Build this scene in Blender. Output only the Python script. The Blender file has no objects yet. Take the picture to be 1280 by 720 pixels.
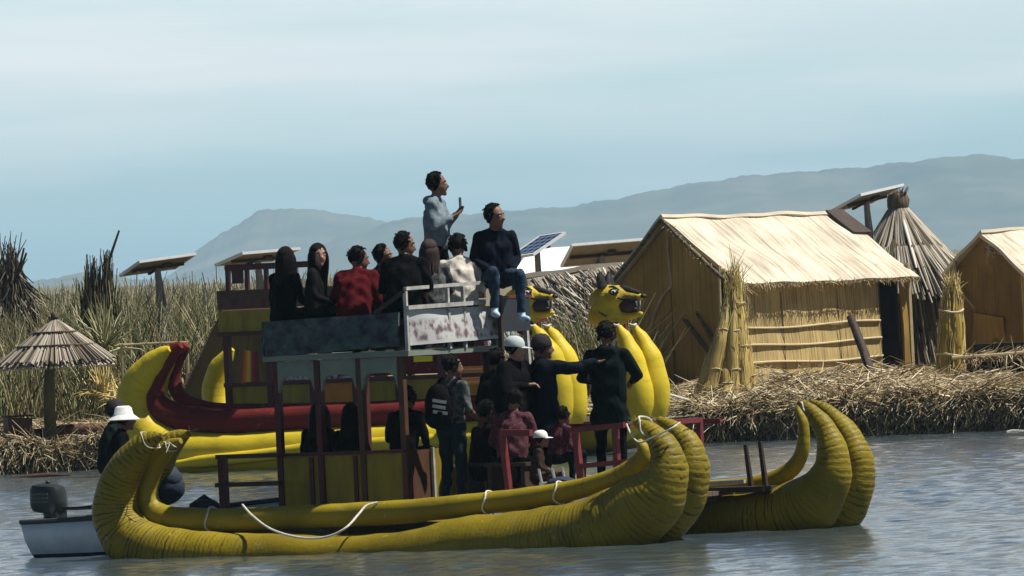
import bpy, bmesh, math, random
import numpy as np
from mathutils import Vector, Matrix

random.seed(7)
rng = np.random.default_rng(11)
R = math.radians
scene = bpy.context.scene
COL = scene.collection

# ------------------------------------------------------------------ camera model
F_PX, H_EYE, ROLL, Y_HOR = 11500.0, 3.05, R(2.7), 25.0   # photo pixels are 1280 x 720
CR, SR = math.cos(ROLL), math.sin(ROLL)

def ray(px, py):
    a, b = px - 640.0, 360.0 - py
    X = a * CR + b * SR
    Yu = -a * SR + b * CR
    return np.array([X / F_PX, 1.0, (Yu - Y_HOR) / F_PX])

def U(px, py, Y):
    d = ray(px, py)
    return np.array([0, 0, H_EYE]) + d * Y

def proj(P):
    X = F_PX * P[0] / P[1]
    Yu = Y_HOR + F_PX * (P[2] - H_EYE) / P[1]
    return 640 + X * CR - Yu * SR, 360 - (X * SR + Yu * CR)

def UG(px, Y, z):
    """world point at depth Y and height z that stands at picture column px"""
    X = (px - 640.0) * Y / F_PX
    for _ in range(4):
        p = proj((X, Y, z))
        X += (px - p[0]) * Y / F_PX
    return np.array([X, Y, z])

class Frame:
    """a local frame on the water: x forward, y to the far side, z up"""
    def __init__(s, O, yaw):
        s.O = np.array(O, float); s.yaw = yaw
        s.F = np.array([math.cos(yaw), math.sin(yaw), 0]); s.L = np.array([-math.sin(yaw), math.cos(yaw), 0])
    def hit(s, px, py, v):
        d = ray(px, py); C = np.array([0, 0, H_EYE])
        t = (v + np.dot(s.O - C, s.L)) / np.dot(d, s.L)
        P = C + d * t
        return np.array([np.dot(P - s.O, s.F), v, P[2] - s.O[2]])
    def world(s, u, v, z):
        return s.O + s.F * u + s.L * v + np.array([0, 0, z])
    def u_at(s, px, v, z):
        u = 0.0
        for _ in range(6):
            e = px - proj(s.world(u, v, z))[0]
            de = proj(s.world(u + .1, v, z))[0] - proj(s.world(u, v, z))[0]
            u += .1 * e / de
        return u
    def scale(s, u, v):
        return F_PX / s.world(u, v, 0)[1]
    def path(s, pts, v):
        """pixel polyline with pixel radii -> local points and radii on the plane y=v"""
        P, Rr = [], []
        for q in pts:
            p = s.hit(q[0], q[1], v); P.append(p); Rr.append(q[2] / s.scale(p[0], v))
        return P, Rr

# ------------------------------------------------------------------ object helpers
def tag(o, label=None, cat=None, group=None, kind=None):
    if label: o['label'] = label
    if cat: o['category'] = cat
    if group: o['group'] = group
    if kind: o['kind'] = kind
    return o

def empty(name, loc=(0, 0, 0), yaw=0.0):
    o = bpy.data.objects.new(name, None); COL.objects.link(o)
    o.location = [float(c) for c in loc]; o.rotation_euler = (0, 0, yaw); o.empty_display_size = .2
    return o

def catmull(P, Rr, step=.12):
    P = [np.array(p, float) for p in P]
    out, ro = [], []
    n = len(P)
    for i in range(n - 1):
        p0 = P[i - 1] if i > 0 else 2 * P[0] - P[1]
        p3 = P[i + 2] if i + 2 < n else 2 * P[-1] - P[-2]
        p1, p2 = P[i], P[i + 1]
        k = max(2, int(np.linalg.norm(p2 - p1) / step) + 1)
        for j in range(k):
            t = j / k
            out.append(.5 * ((2 * p1) + (-p0 + p2) * t + (2 * p0 - 5 * p1 + 4 * p2 - p3) * t * t + (-p0 + 3 * p1 - 3 * p2 + p3) * t ** 3))
            ro.append(Rr[i] + (Rr[i + 1] - Rr[i]) * (t * t * (3 - 2 * t)))
    out.append(P[-1]); ro.append(Rr[-1])
    return out, ro

class MB:
    def __init__(s): s.v = []; s.f = []; s.uv = []; s.mi = []; s.m = 0
    def face(s, idx, uv=None):
        s.f.append(tuple(idx)); s.uv.append(uv); s.mi.append(s.m)
    def hexa(s, p):          # 8 points: bottom 0-3 ccw, top 4-7
        b = len(s.v); s.v += [tuple(map(float, q)) for q in p]
        for q in ((3, 2, 1, 0), (4, 5, 6, 7), (0, 1, 5, 4), (1, 2, 6, 5), (2, 3, 7, 6), (3, 0, 4, 7)):
            s.face([b + i for i in q])
    def box(s, c, d, rot=None):
        c = np.array(c, float); h = np.array(d, float) / 2
        pts = []
        for z in (-1, 1):
            for x, y in ((-1, -1), (1, -1), (1, 1), (-1, 1)):
                q = np.array([x, y, z]) * h
                if rot is not None: q = np.array(rot @ Vector(q))
                pts.append(c + q)
        s.hexa(pts)
    def bar(s, p0, p1, w, h=None, up=(0, 0, 1)):
        h = h or w
        p0, p1 = np.array(p0, float), np.array(p1, float)
        d = p1 - p0; d /= np.linalg.norm(d)
        up = np.array(up, float)
        if abs(np.dot(up, d)) > .95: up = np.array([1., 0, 0])
        a = np.cross(d, up); a /= np.linalg.norm(a); b = np.cross(a, d)
        a = a * w / 2; b = b * h / 2
        s.hexa([p0 - a - b, p0 + a - b, p1 + a - b, p1 - a - b, p0 - a + b, p0 + a + b, p1 + a + b, p1 - a + b])
    def tube(s, P, Rr, seg=14, step=.12, wob=0.0, curve=True, flat=1.0, capend=True):
        if np.isscalar(Rr): Rr = [Rr] * len(P)
        if curve: P, Rr = catmull(P, Rr, step)
        P = [np.array(p, float) for p in P]
        n = len(P); b = len(s.v)
        T = [P[min(i + 1, n - 1)] - P[max(i - 1, 0)] for i in range(n)]
        T = [t / (np.linalg.norm(t) + 1e-9) for t in T]
        ref = np.array([0, 1., 0]) if abs(T[0][1]) < .9 else np.array([1., 0, 0])
        nrm = np.cross(T[0], ref); nrm /= np.linalg.norm(nrm)
        arc = 0.0; arcs = []
        ph = random.random() * 6
        for i in range(n):
            if i: arc += np.linalg.norm(P[i] - P[i - 1])
            arcs.append(arc)
            nrm = nrm - T[i] * np.dot(nrm, T[i]); nrm /= (np.linalg.norm(nrm) + 1e-9)
            bn = np.cross(T[i], nrm)
            for k in range(seg):
                a = 2 * math.pi * k / seg
                w = 1 + wob * (math.sin(a * 3 + arc * 2.1 + ph) * .5 + math.sin(a * 2 - arc * 5.3 + ph) * .5 + .5 * math.sin(arc * 14 + a + ph))
                q = P[i] + (nrm * math.cos(a) * flat + bn * math.sin(a)) * Rr[i] * w
                s.v.append(tuple(q))
        per = 2 * math.pi * max(Rr)
        for i in range(n - 1):
            for k in range(seg):
                k2 = (k + 1) % seg
                uv = ((arcs[i], per * k / seg), (arcs[i], per * (k + 1) / seg), (arcs[i + 1], per * (k + 1) / seg), (arcs[i + 1], per * k / seg))
                s.face((b + i * seg + k, b + i * seg + k2, b + (i + 1) * seg + k2, b + (i + 1) * seg + k), uv)
        if capend:
            s.face([b + k for k in range(seg)][::-1]); s.face([b + (n - 1) * seg + k for k in range(seg)])
    def ell(s, c, r, seg=16, rings=10, rot=None, wob=0.0):
        b = len(s.v); c = np.array(c, float)
        if np.isscalar(r): r = (r, r, r)
        for i in range(rings + 1):
            th = math.pi * i / rings
            for k in range(seg):
                ph = 2 * math.pi * k / seg
                w = 1 + (random.uniform(-wob, wob) if wob else 0)
                q = Vector((r[0] * math.sin(th) * math.cos(ph) * w, r[1] * math.sin(th) * math.sin(ph) * w, r[2] * math.cos(th) * w))
                if rot is not None: q = rot @ q
                s.v.append((c[0] + q[0], c[1] + q[1], c[2] + q[2]))
        for i in range(rings):
            for k in range(seg):
                k2 = (k + 1) % seg
                s.face((b + i * seg + k, b + (i + 1) * seg + k, b + (i + 1) * seg + k2, b + i * seg + k2))
    def lathe(s, prof, c=(0, 0, 0), seg=24, M=None, wob=0.0, cap=True):
        b = len(s.v)
        for (r, z) in prof:
            for k in range(seg):
                a = 2 * math.pi * k / seg
                rr = r * (1 + (random.uniform(-wob, wob) if wob else 0))
                q = Vector((rr * math.cos(a), rr * math.sin(a), z))
                if M is not None: q = M @ q
                s.v.append((q[0] + c[0], q[1] + c[1], q[2] + c[2]))
        n = len(prof)
        for i in range(n - 1):
            for k in range(seg):
                k2 = (k + 1) % seg
                uv = ((k / seg, prof[i][1]), ((k + 1) / seg, prof[i][1]), ((k + 1) / seg, prof[i + 1][1]), (k / seg, prof[i + 1][1]))
                s.face((b + i * seg + k, b + i * seg + k2, b + (i + 1) * seg + k2, b + (i + 1) * seg + k), uv)
        if cap:
            s.face([b + k for k in range(seg)][::-1]); s.face([b + (n - 1) * seg + k for k in range(seg)])
    def slab(s, p00, p10, p11, p01, nu=8, nv=8, th=.05, sag=0.0, wob=0.0, seed=0):
        """thick sheet over four corners (u along p00->p10, v along p00->p01), uv in metres"""
        p = [np.array(q, float) for q in (p00, p10, p11, p01)]
        nrm = np.cross(p[1] - p[0], p[3] - p[0]); nrm /= np.linalg.norm(nrm)
        lu = np.linalg.norm(p[1] - p[0]); lv = np.linalg.norm(p[3] - p[0])
        rs = np.random.default_rng(seed + 5)
        ph = rs.uniform(0, 6, 6); b = len(s.v); N = (nu + 1) * (nv + 1)
        for side in (0, 1):
            for j in range(nv + 1):
                for i in range(nu + 1):
                    u, v = i / nu, j / nv
                    q = p[0] * (1 - u) * (1 - v) + p[1] * u * (1 - v) + p[2] * u * v + p[3] * (1 - u) * v
                    w = wob * (math.sin(u * lu * 2.3 + ph[0]) * math.sin(v * lv * 2.9 + ph[1]) + .6 * math.sin(u * lu * 5.7 + ph[2] + 2 * v) + .5 * math.sin(v * lv * 6.1 + ph[3] + 3 * u))
                    q = q + nrm * (w - side * th) - np.array([0, 0, sag * math.sin(math.pi * u) * math.sin(math.pi * min(1, v))])
                    s.v.append(tuple(q))
        for j in range(nv):
            for i in range(nu):
                a = b + j * (nu + 1) + i
                uv = ((i / nu * lu, j / nv * lv), ((i + 1) / nu * lu, j / nv * lv), ((i + 1) / nu * lu, (j + 1) / nv * lv), (i / nu * lu, (j + 1) / nv * lv))
                s.face((a, a + 1, a + nu + 2, a + nu + 1), uv)
                s.face((a + N + nu + 1, a + N + nu + 2, a + N + 1, a + N), (uv[3], uv[2], uv[1], uv[0]))
        edge = [j * (nu + 1) for j in range(nv, -1, -1)] 
        loop = [i for i in range(nu + 1)] + [j * (nu + 1) + nu for j in range(1, nv + 1)] + [nv * (nu + 1) + i for i in range(nu - 1, -1, -1)] + [j * (nu + 1) for j in range(nv - 1, 0, -1)]
        for k in range(len(loop)):
            a, c = loop[k], loop[(k + 1) % len(loop)]
            s.face((b + a, b + N + a, b + N + c, b + c))
    def prism(s, pts, off):
        """extrude a planar outline by the vector off"""
        b = len(s.v); n = len(pts); off = np.array(off, float)
        for q in pts: s.v.append(tuple(np.array(q, float)))
        for q in pts: s.v.append(tuple(np.array(q, float) + off))
        s.face(range(b, b + n)); s.face([b + n + i for i in range(n)][::-1])
        for i in range(n):
            j = (i + 1) % n
            s.face((b + j, b + i, b + n + i, b + n + j))
    def build(s, name, mats, parent=None, smooth=True, angle=40):
        me = bpy.data.meshes.new(name)
        me.from_pydata(s.v, [], s.f)
        if not isinstance(mats, (list, tuple)): mats = [mats]
        for m in mats: me.materials.append(m)
        me.polygons.foreach_set('material_index', s.mi)
        if any(u is not None for u in s.uv):
            lay = me.uv_layers.new(name='UVMap')
            flat = []
            for f, u in zip(s.f, s.uv):
                if u is None: flat += [0.0, 0.0] * len(f)
                else:
                    for q in u: flat += [q[0], q[1]]
            lay.data.foreach_set('uv', flat)
        me.validate()
        bm = bmesh.new(); bm.from_mesh(me); bmesh.ops.recalc_face_normals(bm, faces=bm.faces); bm.to_mesh(me); bm.free()
        if smooth:
            me.polygons.foreach_set('use_smooth', [True] * len(me.polygons))
            me.set_sharp_from_angle(angle=R(angle))
        o = bpy.data.objects.new(name, me); COL.objects.link(o)
        if parent is not None: o.parent = parent
        return o

def blades(name, P0, P1, bend, width, cols, material, parent=None, rings=4, taper=.35):
    """many reeds or straws, each a tapering three-sided stem, as ONE mesh"""
    P0, P1, bend = (np.asarray(a, float) for a in (P0, P1, bend))
    n = len(P0); width = np.broadcast_to(np.asarray(width, float), (n,))
    t = np.linspace(0, 1, rings)
    ctr = P0[:, None, :] + (P1 - P0)[:, None, :] * t[None, :, None] + bend[:, None, :] * (t * t)[None, :, None]
    d = P1 - P0; d /= np.linalg.norm(d, axis=1, keepdims=True) + 1e-9
    ref = np.where(np.abs(d[:, 1:2]) > .9, np.array([[1., 0, 0]]), np.array([[0, 1., 0]]))
    a = np.cross(d, ref); a /= np.linalg.norm(a, axis=1, keepdims=True) + 1e-9
    b = np.cross(d, a)
    ang = np.array([0, 2.094, 4.189])[None, :] + rng.uniform(0, 6, (n, 1))
    off = (np.cos(ang)[:, :, None] * a[:, None, :] + np.sin(ang)[:, :, None] * b[:, None, :])      # n,3,3
    w = width[:, None] * (1 - (1 - taper) * t[None, :])                                          # n,rings
    V = ctr[:, :, None, :] + off[:, None, :, :] * w[:, :, None, None] * .5
    V = V.reshape(-1, 3)
    base = (np.arange(n) * rings * 3)[:, None]
    fl = []
    for i in range(rings - 1):
        for k in range(3):
            k2 = (k + 1) % 3
            fl.append(np.concatenate([base + i * 3 + k, base + i * 3 + k2, base + (i + 1) * 3 + k2, base + (i + 1) * 3 + k], 1))
    Fc = np.concatenate(fl, 0)
    me = bpy.data.meshes.new(name)
    me.vertices.add(len(V)); me.vertices.foreach_set('co', V.ravel())
    me.loops.add(len(Fc) * 4); me.loops.foreach_set('vertex_index', Fc.ravel().astype(np.int32))
    me.polygons.add(len(Fc)); me.polygons.foreach_set('loop_start', np.arange(len(Fc), dtype=np.int32) * 4)
    me.update(calc_edges=True); me.validate()
    ca = me.color_attributes.new('Col', 'FLOAT_COLOR', 'POINT')
    c4 = np.ones((n, rings * 3, 4)); c4[:, :, :3] = np.asarray(cols)[:, None, :]
    ca.data.foreach_set('color', c4.ravel())
    me.materials.append(material)
    o = bpy.data.objects.new(name, me); COL.objects.link(o)
    if parent is not None: o.parent = parent
    return o

# ------------------------------------------------------------------ materials
def newmat(name):
    m = bpy.data.materials.new(name); m.use_nodes = True
    nt = m.node_tree; nt.nodes.clear()
    out = nt.nodes.new('ShaderNodeOutputMaterial'); bs = nt.nodes.new('ShaderNodeBsdfPrincipled')
    nt.links.new(bs.outputs[0], out.inputs[0])
    return m, nt, bs

def N(nt, typ, **kw):
    n = nt.nodes.new('ShaderNode' + typ)
    for k, v in kw.items():
        if k in n.inputs: n.inputs[k].default_value = v
        else: setattr(n, k, v)
    return n

def ramp(nt, stops, interp='LINEAR'):
    r = nt.nodes.new('ShaderNodeValToRGB'); cr = r.color_ramp; cr.interpolation = interp
    while len(cr.elements) < len(stops): cr.elements.new(.5)
    for e, (p, c) in zip(cr.elements, stops):
        e.position = p; e.color = (c, c, c, 1) if np.isscalar(c) else (*c, 1)
    return r

_mc = {}
def mat(name, c1, c2=None, scale=6., rough=.7, bump=.0, stretch=(1, 1, 1), coord='Object', spec=.3, metal=0., detail=5., bscale=None):
    if name in _mc: return _mc[name]
    m, nt, bs = newmat(name); L = nt.links.new
    c2 = c2 or tuple(c * .75 for c in c1)
    tc = N(nt, 'TexCoord'); mp = N(nt, 'Mapping', Scale=stretch); L(tc.outputs[coord], mp.inputs[0])
    no = N(nt, 'TexNoise', Scale=scale, Detail=detail, Roughness=.6); L(mp.outputs[0], no.inputs['Vector'])
    rp = ramp(nt, [(.32, c1), (.68, c2)]); L(no.outputs[0], rp.inputs[0])
    L(rp.outputs[0], bs.inputs['Base Color'])
    bs.inputs['Roughness'].default_value = rough; bs.inputs['Specular IOR Level'].default_value = spec; bs.inputs['Metallic'].default_value = metal
    if bump:
        n2 = no
        if bscale:
            n2 = N(nt, 'TexNoise', Scale=bscale, Detail=4.); L(mp.outputs[0], n2.inputs['Vector'])
        bp = N(nt, 'Bump', Strength=min(1, bump), Distance=.02 * max(1, bump)); L(n2.outputs[0], bp.inputs['Height']); L(bp.outputs[0], bs.inputs['Normal'])
    _mc[name] = m
    return m

def mat_tube(name, c1, c2, crease, dirt, rough=.45, ring=34., dirt_lo=.52, crease_amt=.5, bs_=.4):
    """reed bundle wrapped in painted sheeting: creases run round the bundle, scuffs and stains on top"""
    m, nt, bs = newmat(name); L = nt.links.new
    tc = N(nt, 'TexCoord')
    mp = N(nt, 'Mapping', Scale=(ring, 2.2, 1)); L(tc.outputs['UV'], mp.inputs[0])
    no = N(nt, 'TexNoise', Scale=1., Detail=3., Roughness=.5, Distortion=.3); L(mp.outputs[0], no.inputs['Vector'])
    big = N(nt, 'TexNoise', Scale=1.6, Detail=4.); L(tc.outputs['Object'], big.inputs['Vector'])
    col = ramp(nt, [(.3, c1), (.7, c2)]); L(big.outputs[0], col.inputs[0])
    wv = N(nt, 'TexWave', wave_type='BANDS', bands_direction='X', Scale=ring * .135, Distortion=2.4, Detail=3.); wv.inputs['Detail Scale'].default_value = 1.5
    L(tc.outputs['UV'], wv.inputs['Vector'])
    ad = N(nt, 'Math', operation='MULTIPLY_ADD'); L(wv.outputs[1], ad.inputs[0]); ad.inputs[1].default_value = .35; L(no.outputs[0], ad.inputs[2])
    cr = ramp(nt, [(.44, 1.), (.58, 0.)]); L(ad.outputs[0], cr.inputs[0])
    msk = N(nt, 'TexNoise', Scale=1.1, Detail=2.); L(tc.outputs['Object'], msk.inputs['Vector'])
    mr = ramp(nt, [(.36, .1), (.47, .6), (.56, 1.)]); L(msk.outputs[0], mr.inputs[0])
    so_ = N(nt, 'SeparateXYZ'); L(tc.outputs['Object'], so_.inputs[0]); ab = N(nt, 'Math', operation='ABSOLUTE'); L(so_.outputs[0], ab.inputs[0])
    bend = N(nt, 'MapRange'); L(ab.outputs[0], bend.inputs[0]); bend.inputs[1].default_value = 1.4; bend.inputs[2].default_value = 2.9; bend.inputs[3].default_value = .18; bend.inputs[4].default_value = 1.
    mrb = N(nt, 'Math', operation='MULTIPLY'); L(mr.outputs[0], mrb.inputs[0]); L(bend.outputs[0], mrb.inputs[1])
    mul = N(nt, 'Math', operation='MULTIPLY'); L(cr.outputs[0], mul.inputs[0]); L(mrb.outputs[0], mul.inputs[1])
    mul2 = N(nt, 'Math', operation='MULTIPLY'); L(mul.outputs[0], mul2.inputs[0]); mul2.inputs[1].default_value = crease_amt
    mix = N(nt, 'Mix', data_type='RGBA'); L(mul2.outputs[0], mix.inputs[0]); L(col.outputs[0], mix.inputs[6]); mix.inputs[7].default_value = (*crease, 1)
    sp = N(nt, 'TexNoise', Scale=5.5, Detail=8., Roughness=.72); L(tc.outputs['Object'], sp.inputs['Vector'])
    spr = ramp(nt, [(dirt_lo, 0.), (dirt_lo + .14, .65)]); L(sp.outputs[0], spr.inputs[0])
    mix2 = N(nt, 'Mix', data_type='RGBA'); L(spr.outputs[0], mix2.inputs[0]); L(mix.outputs[2], mix2.inputs[6]); mix2.inputs[7].default_value = (*dirt, 1)
    sc2 = N(nt, 'Mapping', Location=(3.1, 7.7, 1.9)); L(tc.outputs['Object'], sc2.inputs[0])
    s3 = N(nt, 'TexNoise', Scale=9., Detail=9., Roughness=.75); L(sc2.outputs[0], s3.inputs['Vector'])
    r3 = ramp(nt, [(.60, 0.), (.68, .55)]); L(s3.outputs[0], r3.inputs[0])
    mix3 = N(nt, 'Mix', data_type='RGBA'); L(r3.outputs[0], mix3.inputs[0]); L(mix2.outputs[2], mix3.inputs[6]); mix3.inputs[7].default_value = (.50, .43, .20, 1) if c1[1] > .1 else (.32, .12, .09, 1)
    L(mix3.outputs[2], bs.inputs['Base Color'])
    bs.inputs['Roughness'].default_value = rough; bs.inputs['Specular IOR Level'].default_value = .15
    bp = N(nt, 'Bump', Strength=bs_, Distance=.02); hb_m = N(nt, 'Math', operation='MULTIPLY'); L(ad.outputs[0], hb_m.inputs[0]); L(bend.outputs[0], hb_m.inputs[1]); L(hb_m.outputs[0], bp.inputs['Height'])
    b2 = N(nt, 'Bump', Strength=.3, Distance=.04); L(sp.outputs[0], b2.inputs['Height']); L(bp.outputs[0], b2.inputs['Normal'])
    L(b2.outputs[0], bs.inputs['Normal'])
    return m

def mat_blade(name, rough=.75):
    m, nt, bs = newmat(name); L = nt.links.new
    at = N(nt, 'Attribute', attribute_name='Col'); L(at.outputs[0], bs.inputs['Base Color'])
    bs.inputs['Roughness'].default_value = rough; bs.inputs['Specular IOR Level'].default_value = .2
    return m

def mat_thatch(name, c1, c2, c3, su=26., sv=1.3, rough=.85, bump=.8, patch=None):
    """reeds laid side by side; v runs along the reeds"""
    m, nt, bs = newmat(name); L = nt.links.new
    tc = N(nt, 'TexCoord'); mp = N(nt, 'Mapping', Scale=(su, sv, 1)); L(tc.outputs['UV'], mp.inputs[0])
    no = N(nt, 'TexNoise', Scale=1., Detail=4., Roughness=.6, Distortion=.4); L(mp.outputs[0], no.inputs['Vector'])
    rp = ramp(nt, [(.3, c3), (.46, c2), (.62, c1)]); L(no.outputs[0], rp.inputs[0])
    big = N(nt, 'TexNoise', Scale=1.5, Detail=3.); L(tc.outputs['Object'], big.inputs['Vector'])
    br = ramp(nt, [(.35, .72), (.65, 1.)]); L(big.outputs[0], br.inputs[0])
    mx = N(nt, 'Mix', data_type='RGBA', blend_type='MULTIPLY'); mx.inputs[0].default_value = 1.
    L(rp.outputs[0], mx.inputs[6]); L(br.outputs[0], mx.inputs[7]); L(mx.outputs[2], bs.inputs['Base Color'])
    bs.inputs['Roughness'].default_value = rough; bs.inputs['Specular IOR Level'].default_value = .15
    bp = N(nt, 'Bump', Strength=bump, Distance=.03); L(no.outputs[0], bp.inputs['Height']); L(bp.outputs[0], bs.inputs['Normal'])
    return m

M = {}
M['hull'] = mat_tube('weathered_yellow_wrap', (.26, .195, .010), (.16, .122, .009), (.045, .034, .008), (.20, .15, .05), dirt_lo=.55, crease_amt=1., ring=40., bs_=.5)
M['hull_thin'] = mat_tube('weathered_yellow_wrap_smooth', (.31, .24, .013), (.21, .16, .012), (.10, .08, .012), (.20, .15, .05), ring=22, dirt_lo=.6, crease_amt=.4, bs_=.15)
M['puma_hull'] = mat_tube('bright_yellow_wrap', (.62, .47, .025), (.48, .37, .02), (.25, .18, .01), (.40, .30, .06), ring=16, dirt_lo=.62, crease_amt=.25, bs_=.10)
M['red_hull'] = mat_tube('red_wrap', (.14, .011, .009), (.10, .009, .008), (.08, .006, .006), (.34, .10, .07), rough=.7, ring=14, dirt_lo=.62, crease_amt=.4, bs_=.12)
M['rope'] = mat('white_rope', (.75, .72, .65), (.5, .47, .4), 60, .9, .6)
M['yellow'] = mat('yellow_board', (.30, .23, .008), (.17, .125, .010), 2.2, .55, .25, (3, 3, .8), detail=9.)
M['dkred'] = mat('dark_red_paint', (.085, .013, .012), (.05, .010, .010), 9, .5, .2)
M['rail_red'] = mat('rust_red_rail', (.19, .032, .034), (.12, .022, .024), 14, .5, .25)
M['brown'] = mat('brown_board', (.10, .042, .022), (.06, .028, .016), 6, .6, .2)
M['wood'] = mat('dark_wood', (.055, .035, .025), (.03, .02, .015), 8, .7, .4, (1, 1, 8))
M['deck'] = mat('deck_planks', (.16, .12, .08), (.09, .065, .045), 5, .8, .4, (1, 14, 1))
M['greengrey'] = mat('grey_green_frame', (.20, .24, .19), (.15, .18, .15), 5, .55, .1)
M['parapet'] = mat('dark_patterned_cloth', (.075, .12, .105), (.028, .016, .036), 6.5, .85, 1.6, (1, 1, 1.4), detail=3.)
M['white'] = mat('worn_white_paint', (.50, .50, .47), (.24, .23, .21), 7, .6, .3, detail=9.)
M['metal'] = mat('pale_metal', (.62, .63, .63), (.5, .5, .5), 12, .35, .1, metal=.6)
M['black'] = mat('black_plastic', (.012, .012, .013), (.02, .02, .021), 7, .45, .15)
M['bluefab'] = mat('navy_fabric', (.02, .035, .06), (.015, .022, .035), 16, .8, .5)
M['board'] = mat('dark_board', (.03, .033, .04), (.022, .024, .03), 5, .5, .1)
# ------------------------------------------------------------------ people
def cloth(name, c, c2=None, scale=14):
    return mat('cloth_' + name, c, c2 or tuple(x * .6 for x in c), scale, .9, .8, bscale=9, spec=.05)
SKIN = mat('skin_brown', (.20, .10, .065), (.17, .08, .05), 10, .55, .1)
SKIN2 = mat('skin_light_brown', (.36, .20, .14), (.30, .16, .11), 10, .5, .1)
HAIR = mat('black_hair', (.005, .0045, .0045), (.010, .009, .008), 40, .5, .6, (6, 6, 1), spec=.06)
EYEW = mat('eye_white', (.6, .58, .55), (.55, .53, .5), 9, .3)
EYED = mat('eye_dark', (.01, .008, .008), (.012, .01, .01), 9, .2)
LIP = mat('lips', (.20, .07, .06), (.17, .06, .05), 12, .5)

STAND = dict(pelvis=(0, 0, .95), chest=(.0, 0, 1.27), neck=(-.01, 0, 1.46), head=(.03, 0, 1.605),
             sl=(0, .18, 1.395), sr=(0, -.18, 1.395), el=(-.03, .25, 1.13), er=(-.03, -.25, 1.13), wl=(.08, .24, .90), wr=(.08, -.24, .90),
             hl=(0, .095, .91), hr=(0, -.095, .91), kl=(.02, .11, .49), kr=(.02, -.11, .49), al=(-.02, .12, .07), ar=(-.02, -.12, .07))
SIT = dict(pelvis=(0, 0, .11), chest=(.0, 0, .43), neck=(-.01, 0, .62), head=(.03, 0, .765),
           sl=(0, .18, .555), sr=(0, -.18, .555), el=(.06, .25, .30), er=(.06, -.25, .30), wl=(.28, .15, .21), wr=(.28, -.15, .21),
           hl=(.03, .10, .10), hr=(.03, -.10, .10), kl=(.43, .14, .13), kr=(.43, -.14, .13), al=(.42, .13, -.30), ar=(.42, -.13, -.30))

def cap_mesh(mb, p0, r0, p1, r1, seg=12):
    p0, p1 = np.array(p0, float), np.array(p1, float)
    d = p1 - p0; L = np.linalg.norm(d) + 1e-6; d = d / L
    Q = Vector(d).to_track_quat('Z', 'Y').to_matrix()
    prof = []
    for i in range(5):
        a = -math.pi / 2 + math.pi / 2 * i / 4; prof.append((max(1e-3, r0 * math.cos(a)), r0 * math.sin(a)))
    for i in range(5):
        a = math.pi / 2 * i / 4; prof.append((max(1e-3, r1 * math.cos(a)), L + r1 * math.sin(a)))
    mb.lathe(prof, p0, seg, Q)

def evaluated(o):
    dg = bpy.context.evaluated_depsgraph_get()
    me = bpy.data.meshes.new_from_object(o.evaluated_get(dg))
    old = o.data; bpy.data.objects.remove(o); bpy.data.meshes.remove(old)
    return me

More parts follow.
